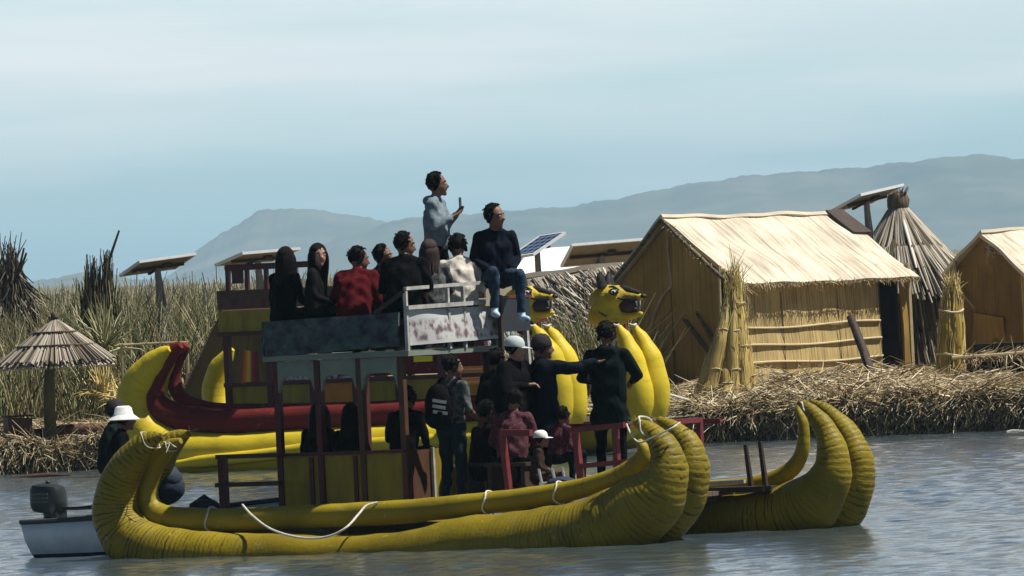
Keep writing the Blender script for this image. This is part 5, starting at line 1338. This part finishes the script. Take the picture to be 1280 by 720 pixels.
# reed bundle leaning by the hut, golden sheaves, leaning pole, table
def sheaf(name, px, py0, py1, Y, r0, r1, r2, m, label, lean=(0, 0), ties=3, nb=9, col=GOLD):
    o = empty(name, UG(px, Y, U(px, py0, Y)[2]), 0); tag(o, label, 'reed bundle'); T = np.array(o.location)
    h = (U(px, py1, Y) - T)[2]
    for k in range(nb):
        t = 6.283 * k / nb + .3; c, s_ = math.cos(t), math.sin(t); f = 1 if k < nb - 1 else 0
        mb = MB()
        P = [(r0 * .68 * c, r0 * .5 * s_, 0), (r1 * .7 * c + lean[0] * .5, r1 * .55 * s_ + lean[1] * .5, h * .5), (r2 * .55 * c + lean[0], r2 * .5 * s_ + lean[1], h * random.uniform(.86, .98))]
        mb.tube(P, [r0 * .40, r1 * .46, r2 * .42], 12, .08, wob=.06)
        # reeds run along the tube: swap uv
        mb.uv = [None if u is None else tuple((q[1], q[0]) for q in u) for u in mb.uv]
        mb.build('bundle', m, o)
    for k in range(ties):
        f = (k + .8) / (ties + .6); rr = (r0 + (r1 - r0) * f * 2 if f < .5 else r1 + (r2 - r1) * (f - .5) * 2) * 1.12
        mb = MB(); mb.tube([(rr * math.cos(t) + lean[0] * f, rr * .85 * math.sin(t) + lean[1] * f, h * f + .03 * math.sin(t * 2 + k)) for t in np.linspace(0, 6.283, 26)], .02, 6, curve=False, capend=False); mb.build('tie', M['cream'], o)
    n = 70; a = rng.uniform(0, 6.28, n); rr = r2 * rng.uniform(0, 1, n)
    P0 = np.stack([rr * np.cos(a) + lean[0], rr * np.sin(a) + lean[1], np.full(n, h * .86)], 1); P1 = P0 + np.stack([rng.normal(0, .05, n), rng.normal(0, .05, n), rng.uniform(.1, .36, n)], 1)
    blades('loose_ends', P0, P1, rng.normal(0, .06, (n, 3)), .03, straw_cols(n, .7, 1.1, col), STRAW, parent=o)
    n = 240; a = rng.uniform(0, 6.28, n); h0 = rng.uniform(.0, .75, n); r_ = np.where(h0 < .5, r0 + (r1 - r0) * h0 * 2, r1 + (r2 - r1) * (h0 - .5) * 2) * 1.06
    P0 = np.stack([r_ * np.cos(a) + lean[0] * h0, r_ * .85 * np.sin(a) + lean[1] * h0, h * h0], 1); h1 = h0 + .2; r_ = np.where(h1 < .5, r0 + (r1 - r0) * h1 * 2, r1 + (r2 - r1) * (h1 - .5) * 2) * 1.08
    P1 = np.stack([r_ * np.cos(a) + lean[0] * h1, r_ * .85 * np.sin(a) + lean[1] * h1, h * h1], 1)
    blades('loose_stems', P0, P1, rng.normal(0, .025, (n, 3)), .022, straw_cols(n, .6, 1.1, col), STRAW, parent=o)
    return o
def leaning_bundle():
    Y = 157.8
    o = empty('reed_bundle', UG(909, Y, U(909, 503, Y)[2]), 0); tag(o, 'tall ragged bundle of yellow reeds splayed at its foot, leaning by the hut corner', 'reed bundle'); T = np.array(o.location)
    h = (U(909, 345, Y) - T)[2]; S_ = F_PX / Y
    for k, (bx, tx, th, r, dy) in enumerate(((-.50, .12, .74, .15, .0), (-.30, .17, .92, .15, -.10), (-.08, .22, 1.0, .14, .05), (.10, .24, .90, .13, -.14), (.30, .30, .97, .14, -.02), (.42, .33, .70, .13, .08), (-.40, .08, .52, .13, -.16), (.0, .1, .48, .14, -.24))):
        b = np.array([bx, dy - .05, 0]); t = np.array([tx, dy * .4 + .32, h * th]); m_ = b + (t - b) * .5 + (random.uniform(-.03, .03), -.04, 0)
        mb = MB(); mb.tube([b, b + (m_ - b) * .5, m_, t], [r * 1.02, r * .92, r * .84, r * .42], 14, .07, wob=.05)
        mb.uv = [None if u is None else tuple((q[1], q[0]) for q in u) for u in mb.uv]
        bo = mb.build('bundle', M['bundle'], o)
        for f in ((.28, .62) if k % 2 else (.45, .8)):
            c = b + (t - b) * f + (0, -.035 * (1 - abs(f - .5) * 2), 0); rr = r * (1.0 - .42 * f) * 1.06; ax = Vector(t - b).normalized().to_track_quat('Z', 'Y').to_matrix()
            mb = MB(); mb.tube([c + np.array(ax @ Vector((rr * math.cos(a), rr * math.sin(a), .012 * math.sin(3 * a)))) for a in np.linspace(0, 6.283, 20)], .011, 5, curve=False, capend=False); mb.build('tie', M['cream'], bo)
        n = 60; a = rng.uniform(0, 6.28, n); f = rng.uniform(0, .9, n); rr = r * (1.02 - .5 * f)
        P0 = b + (t - b) * f[:, None] + np.stack([rr * np.cos(a), rr * np.sin(a) - .03, np.zeros(n)], 1); P1 = P0 + (t - b) * .22 + rng.normal(0, .03, (n, 3))
        blades('loose_stems', P0, P1, rng.normal(0, .03, (n, 3)), .018, straw_cols(n, .6, 1.15, GOLD), STRAW, parent=bo)
        n = 34; P0 = t + rng.normal(0, r * .22, (n, 3)) - (0, 0, .1); P1 = P0 + (t - b) / h * rng.uniform(.12, .42, (n, 1)) + rng.normal(0, .05, (n, 3))
        blades('loose_ends', P0, P1, rng.normal(0, .06, (n, 3)), .022, straw_cols(n, .7, 1.1, GOLD), STRAW, parent=bo)
        n = 26; P0 = b + rng.normal(0, r * .4, (n, 3)) * (1, 1, .3); P1 = P0 + np.stack([rng.normal(0, .12, n) + bx * .2, rng.normal(-.1, .08, n), rng.uniform(-.08, .05, n)], 1)
        blades('splayed_foot', P0 + (0, 0, .05), P1, rng.normal(0, .02, (n, 3)), .022, straw_cols(n, .6, 1.1, GOLD), STRAW, parent=bo)
leaning_bundle()
sheaf('reed_bundle', 1189, 487, 345, 160.5, .26, .22, .13, M['gold'], 'upright golden reed bundle in front of the pointed hut', (.10, .1), 2, 5)
mb = MB(); p = U(1098, 497, 158.4); q = U(1063, 396, 159.4); d = q - p
mb.tube([(0, 0, 0), d * .5 + (.02, 0, 0), d], [.085, .08, .07], 10, wob=.05); thing_mesh(mb, 'pole', M['wood'], p, 0, 'thick dark pole leaning in front of the hut wall near the doorway', 'pole')
# table of reeds in the right corner
tb = empty('reed_table', UG(1258, 158.5, .95), 0); tag(tb, 'low table heaped with dry reeds in front of the right-hand hut', 'table'); T5 = np.array(tb.location)
zt_ = (U(1258, 444, 158.5) - T5)[2]
mb = MB(); mb.slab((-.75, -.4, zt_), (.9, -.4, zt_ + .03), (.9, .5, zt_ + .03), (-.75, .5, zt_), 12, 8, .10, wob=.02, seed=91); mb.build('top', M['grey'], tb)
for x in (-.62, .1, .75):
    for y in (-.3, .4):
        mb = MB(); mb.tube([(x, y, -.15), (x, y, zt_ - .06)], [.05, .045], 8, curve=False); mb.build('leg', M['wood'], tb)
fringe('loose_reeds', (-.8, -.42, zt_ + .02), (.9, -.42, zt_ + .04), 150, .34, (.1, -.4, -.45), tb, pale, .03); fringe('loose_reeds', (-.8, .0, zt_ + .03), (.9, -.2, zt_ + .05), 120, .45, (.5, -.1, .1), tb, pale, .03)
mb = MB(); mb.tube([(-.95, -.45, zt_ + .0), (.2, -.47, zt_ + .03), (.95, -.45, zt_ + .12)], .035, 7); mb.build('edge_pole', M['pole'], tb)
mb = MB(); mb.box((.05, .15, .16), (1.2, .4, .5)); mb.build('underside_shade', M['inside'], tb, smooth=False)  # near-black block added as the shade under the table top
# mooring rope from puma prow to the bank
p = U(833, 492, 151.); q = U(915, 505, 155.5); mb = MB(); d = q - p; mb.tube([(0, 0, 0), d * .5 - (0, 0, .06), d], .022, 6); thing_mesh(mb, 'mooring_rope', M['rope'], p, 0, 'pale mooring rope running from the yellow prow to the reed bundle', 'rope')
# low post by the left water edge: floating straw mats
for px, w, lab in ((50, 1.0, 'flat brown driftwood floating at the edge of the left bank'), (1058, .28, 'small brown clump floating below the straw bank at the right')):
    mb = MB(); mb.tube([(-w / 2, 0, .0), (0, .03, .012), (w / 2, 0, .0)], [.025, .04, .02], 8, wob=.1); thing_mesh(mb, 'driftwood', M['brown'], UG(px, 150.5 if px < 100 else 149.8, 0), 0, lab, 'driftwood')
mb = MB(); mb.tube([(-.1, 0, .0), (0, .03, .01), (.3, 0, .0)], [.02, .03, .02], 8, wob=.1); thing_mesh(mb, 'driftwood', M['white'], UG(1266, 149.6, 0), 0, 'white floating stick by the bank at the right edge', 'driftwood')

# ------------------------------------------------------------------ solar panels
m, nt, bs = newmat('solar_cells'); L = nt.links.new
tc = N(nt, 'TexCoord'); bk = N(nt, 'TexBrick', Scale=1., **{'Mortar Size': .012}); bk.offset = 0
bk.inputs['Color1'].default_value = (.012, .03, .07, 1); bk.inputs['Color2'].default_value = (.016, .036, .085, 1); bk.inputs['Mortar'].default_value = (.22, .26, .32, 1)
bk.inputs['Brick Width'].default_value = .16; bk.inputs['Row Height'].default_value = .16
L(tc.outputs['Object'], bk.inputs['Vector']); L(bk.outputs[0], bs.inputs['Base Color']); bs.inputs['Roughness'].default_value = .2
M['cells'] = m
M['pback'] = mat('panel_backsheet', (.24, .22, .18), (.18, .16, .12), 5, .7)
M['postg'] = mat('weathered_post', (.24, .22, .20), (.16, .145, .13), 8, .7, .3)
M['alu'] = mat('aluminium_frame', (.72, .73, .74), (.62, .63, .64), 9, .4, metal=.25)
def panel(label, px, py, Y, w, d, pitch, yaw, post_py, roll=0., post_w=.07, double=False, foot=.6, brace=True):
    c = U(px, py, Y); o = empty('solar_panel', c, yaw); tag(o, label, 'solar panel')
    Q = Matrix.Rotation(R(pitch), 3, 'X') @ Matrix.Rotation(R(roll), 3, 'Y')
    X = lambda x, y, z: np.array(Q @ Vector((x, y, z)))
    def qb(mb, cx, cy, cz, dx, dy, dz): mb.box(X(cx, cy, cz), (dx, dy, dz), Q)
    fr = MB()
    for s_ in (-1, 1): qb(fr, s_ * (w / 2 - .02), 0, 0, .04, d, .05); qb(fr, 0, s_ * (d / 2 - .02), 0, w - .08, .04, .05)
    fr.build('frame', M['alu'], o, smooth=False)
    mb = MB(); qb(mb, 0, 0, .012, w - .08, d - .08, .012); ce = mb.build('cells', M['cells'], o, smooth=False)
    mb = MB(); qb(mb, 0, 0, -.004, w - .08, d - .08, .012); mb.build('back', M['pback'], o, smooth=False)
    mb = MB(); qb(mb, 0, 0, -.05, w * .9, .05, .05); qb(mb, 0, d * .2, -.055, .05, d * .5, .04); qb(mb, w * .12, -d * .1, -.04, .14, .12, .05); mb.build('bracket', M['wood'], o, smooth=False)
    zf = foot - c[2]
    mb = MB(); mb.tube([(0, 0, -.05), (.02, 0, zf * .5), (.0, 0, zf)], [post_w * .8, post_w, post_w * 1.05], 9)
    if brace: mb.tube([(.02, 0, -.08), (.24, .03, zf * .55), (.36, 0, zf)], [.03, .035, .035], 7)
    mb.build('post', M['postg'], o)
    return o
S_ = lambda Y: F_PX / Y
panel('solar panel seen from below on a post among the reeds at the left', 197, 331, 166., 1.12, 1.05, -13, R(24), 400, roll=-5)
panel('solar panel on a post behind the long-haired women on the upper deck', 322, 321, 166., 1.20, 1.1, -10, R(30), 390, roll=-2)
panel('small blue solar panel tilted towards the viewer beside the seated man in navy', 671, 307, 172., .72, .95, 24, R(-46), 350, roll=-4, brace=False)
panel('large solar panel seen from below in front of the white building', 752, 316, 173., 1.38, 1.15, -20, R(12), 340, roll=-2)
panel('solar panel high on a post beside the pointed thatch hut', 1083, 248, 168., 1.0, 1.10, -15, R(32), 310, roll=-9, foot=.8)
# ------------------------------------------------------------------ people
K = lambda n, c, c2=None: cloth(n, c, c2)
black = K('black', (.0045, .0045, .0055)); navy = K('navy', (.007, .010, .018)); dark = K('charcoal', (.009, .009, .010)); jeans = K('jeans', (.028, .055, .085), (.016, .03, .05)); djeans = K('dark_jeans', (.012, .024, .032), (.008, .014, .02))
dgreen = K('dark_green', (.007, .013, .012)); red = K('red_knit', (.085, .007, .010), (.055, .005, .007)); greyd = K('grey_denim', (.20, .25, .28), (.10, .13, .15)); white_s = K('off_white', (.60, .56, .50), (.48, .44, .38))
pink = mat('pink_print', (.022, .005, .009), (.12, .03, .045), 30, .85, .4, detail=2); brownc = K('brown', (.05, .03, .022)); camo = mat('camouflage_print', (.10, .11, .11), (.012, .015, .015), 22, .85, .4, detail=3)
HATW = mat('white_hat', (.72, .72, .70), (.6, .6, .58), 8, .85, .3); HATG = mat('pale_grey_cap', (.45, .50, .50), (.36, .40, .40), 8, .8, .3); HATD = mat('dark_hat', (.014, .010, .014), (.02, .015, .02), 8, .85, .3)
SNK = mat('blue_white_sneaker', (.10, .28, .45), (.65, .68, .7), 18, .6, .2)
yb = B.yaw
D = math.radians
zS = zR + .37 # roof bench seat
def roof(px, v, head_py, H, **k):
    """seated on the upper deck: seat height from the height of the head top"""
    u = B.u_at(px, v, zP)
    zt = B.hit(px, head_py, v)[2]
    return B.world(u, v, zt - .905 * H / 1.72)
GR = 'passengers on the upper deck'
person('woman in black with long straight dark hair, at the left end of the upper deck', roof(354, -.78, 309, 1.66), yb + D(75), 1.66, 'sit', lean=6, top=black, bottom=black, hair='long', head_yaw=10, group=GR)
person('woman with wavy dark hair turning her face towards the viewer on the upper deck', roof(394, -.72, 305, 1.66), yb + D(20), 1.66, 'sit', lean=4, top=dark, bottom=black, hair='long', skin=SKIN2, head_yaw=-55, group=GR)
person('man in a dark red jumper hunched with his back to the viewer', roof(442, -.78, 303, 1.74), D(72), 1.74, 'sit', lean=22, top=red, bottom=black, hair='short', head_yaw=-55, head_pitch=6, bulk=.03, group=GR)
person('dark-haired person half hidden right behind the man in the red jumper', roof(465, -.25, 305, 1.68), yb + D(45), 1.68, 'sit', lean=12, top=black, bottom=black, hair='short', head_yaw=-30, group=GR)
person('man in a black T-shirt with his back turned, beside the man in red', roof(506, -.80, 288, 1.78), D(80), 1.78, 'sit', lean=14, top=black, bottom=black, hair='short', head_yaw=-75, head_pitch=8, bulk=.02, sleeve=False, group=GR)
person('woman with long brown hair in a patterned dark top, in front of the standing man', roof(541, -.05, 299, 1.62), D(100), 1.62, 'sit', lean=6, top=camo, bottom=black, hair='long', hair_m=mat('brown_hair', (.05, .024, .016), (.02, .011, .008), 40, .5, .6, (6, 6, 1)), group=GR)
person('man in an off-white shirt bending forward at the front corner of the upper deck', roof(577, .36, 291, 1.74), D(95), 1.74, 'sit', lean=12, top=white_s, bottom=black, hair='short', head_yaw=10, head_pitch=14, bulk=.02, group=GR)
# man sitting high on the rail
v = .74; zt = B.hit(612, 256, v)[2]; H = 1.78
person('man in a navy jumper and jeans sitting high on the front rail, one leg hanging', B.world(B.u_at(616, v, zt), v, zt - .905 * H / 1.72), D(-72), H, 'sit', lean=2, top=navy, bottom=jeans, shoe=SNK, hair='short', head_yaw=42, bulk=.012,
       J=dict(kl=(.40, .14, .13), kr=(.38, -.15, .17), al=(.40, .14, -.32), ar=(.33, -.14, -.26), el=(.0, .25, .31), er=(.0, -.25, .31), wl=(.2, .13, .19), wr=(.2, -.12, .19)), group=GR)
# standing man in grey hooded jacket
v = .50; zt = B.hit(546, 216, v)[2]; H = 1.74
ps = B.world(B.u_at(543, v, zt), v, zt - .1 - H * 1.015 + .1)
person('man in a grey denim jacket standing on the upper deck, raising a phone', ps, D(-14), H, 'stand', top=greyd, bottom=black, hair='short', head_yaw=14, head_pitch=-3, bulk=.028, hood=True, hand_open=True,
       J=dict(el=(.03, .24, 1.14), wl=(.20, .10, 1.27), er=(.03, -.25, 1.14), wr=(.20, -.12, 1.24)), group=GR)
q = ps + np.array([.275, -.03, 1.40])
mb = MB(); mb.box((0, 0, 0), (.012, .075, .155)); thing_mesh(mb, 'phone', M['black'], q, D(-14), 'dark phone held up by the standing man in the grey jacket', 'phone', smooth=False)

GD = 'people on the front deck'
def deck(px, v, H, head_py=None):
    zt = B.hit(px, head_py, v)[2] if head_py else zD + H
    u = B.u_at(px, v, zt); return B.world(u, v, zt - H * 1.01)
pj = deck(560, -.85, 1.70, 445)
person('man with a black backpack standing beside the cabin front in a grey patterned shirt', pj, D(48), 1.70, 'stand', lean=4, top=camo, bottom=djeans, hair='short', head_yaw=-25, sleeve=False,
       J=dict(er=(.02, -.26, 1.13), wr=(.22, -.20, 1.02), el=(.05, .25, 1.13), wl=(.25, .2, 1.05)), group=GD)
# backpack (a thing of its own) with three pale slanting bars
bp_ = empty('backpack', pj, D(48)); tag(bp_, 'black backpack with three slanting white bars on the standing man', 'backpack')
mb = MB(); mb.ell((-.20, 0, 1.16), (.13, .17, .26), 18, 14); mb.ell((-.265, 0, 1.06), (.08, .14, .14), 14, 10); mb.build('bag', black, bp_)
mb = MB()
for q in (-1, 1): mb.tube([(-.12, q * .1, 1.36), (.02, q * .12, 1.47), (.13, q * .12, 1.30), (.06, q * .15, 1.08), (-.1, q * .14, 1.0)], [.022] * 5, 7)
mb.build('strap', black, bp_)
mb = MB()
# bars lie on the bag's outer side that faces the viewer
Qm = Matrix.Rotation(D(0), 3, 'Z')
for k in range(3):
    zc = 1.22 - k * .062
    yb0, yb1 = -.165, -.02
    P = []
    for (yy, dz) in ((yb0, -.012), (yb1 - .03, .018)):
        xx = -.20 - .13 * math.sqrt(max(0, 1 - (yy / .17) ** 2 - ((zc - 1.16) / .26) ** 2)) - .012
        P.append(np.array([xx, yy, zc + dz]))
    mb.bar(P[0] + (-.02, 0, 0), P[1] + (-.012, 0, 0), .02, .036)
mb.build('white_bars', M['white'], bp_, smooth=False)
person('dark figure sitting at the cabin front edge left of the backpack man', B.world(B.u_at(503, -.45, 1.3), -.45, zD + .45), D(60), 1.66, 'sit', lean=12, top=black, bottom=black, hair='short', group=GD)
for px, hy, lab in ((391, 503, 'left one of two dark figures sitting inside the cabin window'), (431, 505, 'right one of two dark figures sitting inside the cabin window')):
    zt = B.hit(px, hy, -.7)[2]
    person(lab, B.world(B.u_at(px, -.7, zt), -.7, zt - .905 * 1.0), yb + D(80), 1.72, 'sit', lean=8, top=black, bottom=black, hair='mid', group=GD)
person('man in a pale grey cap and black jacket on the front deck, facing right', deck(636, -.35, 1.72, 422), D(-35), 1.72, 'stand', lean=5, top=black, bottom=black, hat=('cap', HATG), skin=SKIN2, bulk=.06, coat=True, head_yaw=28, head_pitch=6,
       J=dict(er=(.10, -.27, 1.15), wr=(.30, -.12, 1.20)), group=GD)
person('man in a dark hat stretching his arm out to point right', deck(675, .0, 1.70, 421), D(8), 1.70, 'stand', top=navy, bottom=black, hat=('beanie', HATD), bulk=.055, coat=True, hand_open=True,
       J=dict(er=(.33, -.22, 1.37), wr=(.60, -.16, 1.42)), group=GD)
person('tall man in a dark green jacket standing alone near the bow, back to the viewer', deck(757, .45, 1.76, 404), D(80), 1.76, 'stand', top=dgreen, bottom=black, hair='short', bulk=.022, hood=True, coat=True, head_yaw=-15,
       J=dict(er=(.12, -.31, 1.15), wr=(.28, -.22, 1.10), el=(.12, .31, 1.15), wl=(.28, .22, 1.1)), group=GD)
zt = B.hit(637, 485, -.75)[2]
person('seated person in a pink patterned top with their back to the viewer', B.world(B.u_at(637, -.75, zt), -.75, zt - .905 * .97), D(75), 1.67, 'sit', lean=10, top=pink, bottom=black, hair='short', head_yaw=25, bulk=.012, group=GD)
zt = B.hit(670, 539, -.95)[2]
person('small child in a white sun cap sitting by the red bow rail', B.world(B.u_at(668, -.95, zt), -.95, zt - .905 * .64), D(-5), 1.10, 'sit', lean=8, top=brownc, bottom=brownc, hat=('cap', HATW), child=True, group=GD)
zt = B.hit(694, 508, -.5)[2]
person('child in a pink patterned top sitting between the pointing man and the bow rail', B.world(B.u_at(693, -.5, zt), -.5, zt - .905 * .70), D(40), 1.2, 'sit', lean=14, top=pink, bottom=navy, hair='short', child=True, group=GD)
zt = B.hit(592, 500, -.2)[2]
person('dark figure sitting between the backpack man and the person in pink', B.world(B.u_at(596, -.2, zt), -.2, zt - .9), D(30), 1.7, 'sit', lean=10, top=black, bottom=black, hair='short', group=GD)
zt = B.hit(613, 437, .15)[2]
person('dark-jacketed person standing between the cabin front and the man in the pale grey cap', deck(613, .15, 1.70, 437), D(30), 1.70, 'stand', lean=6, top=black, bottom=black, hair='short', bulk=.05, coat=True, group=GD)
# benches they sit on
for px, v, lab in ((500, -.45, 'low dark bench behind the backpack man'), (612, -.2, 'low dark bench in the middle of the front deck'), (640, -.75, 'low dark bench under the person in the pink patterned top')):
    b_ = empty('bench', B.world(B.u_at(px, v, 1.), v, zD), yb); tag(b_, lab, 'bench')
    hh = .41
    mb = MB(); mb.box((0, .02, hh), (.55, .36, .04)); mb.build('seat', M['wood'], b_, smooth=False)
    for x in (-.22, .22):
        mb = MB(); mb.box((x, .02, (hh - .02) / 2), (.05, .32, hh - .022)); mb.build('leg', M['wood'], b_, smooth=False)
# two in the motorboat
for px, v, hy, hat, top, lab, yy in ((143, -.62, 510, ('bucket', HATW), black, 'boatman in a white sun hat and black jacket at the stern', 10), (133, -.2, 501, ('beanie', HATD), dgreen, 'second boatman in a dark hat behind the one in the white hat', -5)):
    zt = B.hit(px, hy, v)[2]
    H = 1.66
    person(lab, B.world(B.u_at(px, v, zt), v, zt - H * 1.015), D(yy), H, 'stand', lean=8, top=top, bottom=navy, hair='short', hat=hat, bulk=.03, group='boatmen in the motorboat')

# ------------------------------------------------------------------ air, sky, sun, camera
mb = MB(); mb.box((0, 2000, 74), (16000, 22400, 152)); hz = mb.build('haze', [], smooth=False)
m = bpy.data.materials.new('air_haze'); m.use_nodes = True; nt = m.node_tree; nt.nodes.clear()
out = nt.nodes.new('ShaderNodeOutputMaterial'); pv = nt.nodes.new('ShaderNodeVolumePrincipled'); nt.links.new(pv.outputs[0], out.inputs['Volume'])
pv.inputs['Color'].default_value = (.52, .81, 1., 1); pv.inputs['Density'].default_value = 1.0e-4
hz.data.materials.append(m); tag(hz, kind='stuff')

SUN_EL, SX, SY = R(60), 1., -.01
w = bpy.data.worlds.new('World'); scene.world = w; w.use_nodes = True; nt = w.node_tree; nt.nodes.clear(); L = nt.links.new
out = nt.nodes.new('ShaderNodeOutputWorld'); bg = nt.nodes.new('ShaderNodeBackground'); L(bg.outputs[0], out.inputs[0])
sk = N(nt, 'TexSky', sky_type='NISHITA'); sk.sun_disc = False; sk.sun_elevation = SUN_EL
sk.sun_rotation = math.atan2(SX, SY); sk.altitude = 3800; sk.air_density = .8; sk.dust_density = .4
tc = N(nt, 'TexCoord'); sx = N(nt, 'SeparateXYZ'); L(tc.outputs['Generated'], sx.inputs[0])
SK_S = .05
# pale cloud veil low over the lake: colours divided by the background strength
def kk(c): return tuple(x / SK_S for x in c)
lo = N(nt, 'MapRange'); L(sx.outputs[2], lo.inputs[0]); lo.inputs[1].default_value = 0.; lo.inputs[2].default_value = .06
rp = ramp(nt, [(0., (.30, .44, .51)), (.12, (.41, .575, .605)), (.24, (.505, .65, .645)), (.38, (.575, .67, .665)), (.55, (.58, .68, .685)), (1., (.62, .68, .69))]); L(lo.outputs[0], rp.inputs[0])
mp = N(nt, 'Mapping', Scale=(9, 9, 90)); L(tc.outputs['Generated'], mp.inputs[0])
no = N(nt, 'TexNoise', Scale=1.6, Detail=4., Roughness=.5); L(mp.outputs[0], no.inputs['Vector'])
nr = ramp(nt, [(.42, 0.), (.70, .75)]); L(no.outputs[0], nr.inputs[0])
mxc = N(nt, 'Mix', data_type='RGBA'); L(nr.outputs[0], mxc.inputs[0]); L(rp.outputs[0], mxc.inputs[6]); mxc.inputs[7].default_value = (.80, .79, .79, 1)
sc_ = N(nt, 'VectorMath', operation='SCALE'); L(mxc.outputs[2], sc_.inputs[0]); sc_.inputs['Scale'].default_value = 1 / SK_S
fd = N(nt, 'MapRange'); L(sx.outputs[2], fd.inputs[0]); fd.inputs[1].default_value = .05; fd.inputs[2].default_value = .17; fd.inputs[3].default_value = 1.; fd.inputs[4].default_value = 0.
mx = N(nt, 'Mix', data_type='RGBA'); L(fd.outputs[0], mx.inputs[0]); L(sk.outputs[0], mx.inputs[6]); L(sc_.outputs[0], mx.inputs[7])
L(mx.outputs[2], bg.inputs[0]); bg.inputs[1].default_value = SK_S

sl = bpy.data.lights.new('sun', 'SUN'); sl.energy = 5.0; sl.angle = R(.53); sl.color = (1, .95, .86)
so = bpy.data.objects.new('sun', sl); COL.objects.link(so)
sd = Vector((SX * math.cos(SUN_EL), SY * math.cos(SUN_EL), math.sin(SUN_EL))); so.rotation_euler = sd.to_track_quat('Z', 'Y').to_euler(); so.location = (40, 60, 60)

cam = bpy.data.cameras.new('camera'); co = bpy.data.objects.new('camera', cam); COL.objects.link(co)
cam.sensor_width = 36; cam.lens = F_PX / 1280 * 36; cam.clip_start = 1; cam.clip_end = 30000
pitch = math.atan(Y_HOR / F_PX)
co.matrix_world = Matrix.Translation((0, 0, H_EYE)) @ (Matrix.Rotation(math.pi / 2 - pitch, 4, 'X') @ Matrix.Rotation(-ROLL, 4, 'Z'))
scene.camera = co
vs_ = scene.view_settings; vs_.view_transform = 'Standard'; vs_.look = 'None'; vs_.exposure = .5; vs_.gamma = 1; vs_.use_curve_mapping = False
scene.cycles.use_denoising = True; scene.cycles.max_bounces = 6; scene.cycles.volume_bounces = 0; scene.cycles.transparent_max_bounces = 4
scene.cycles.sample_clamp_indirect = 4
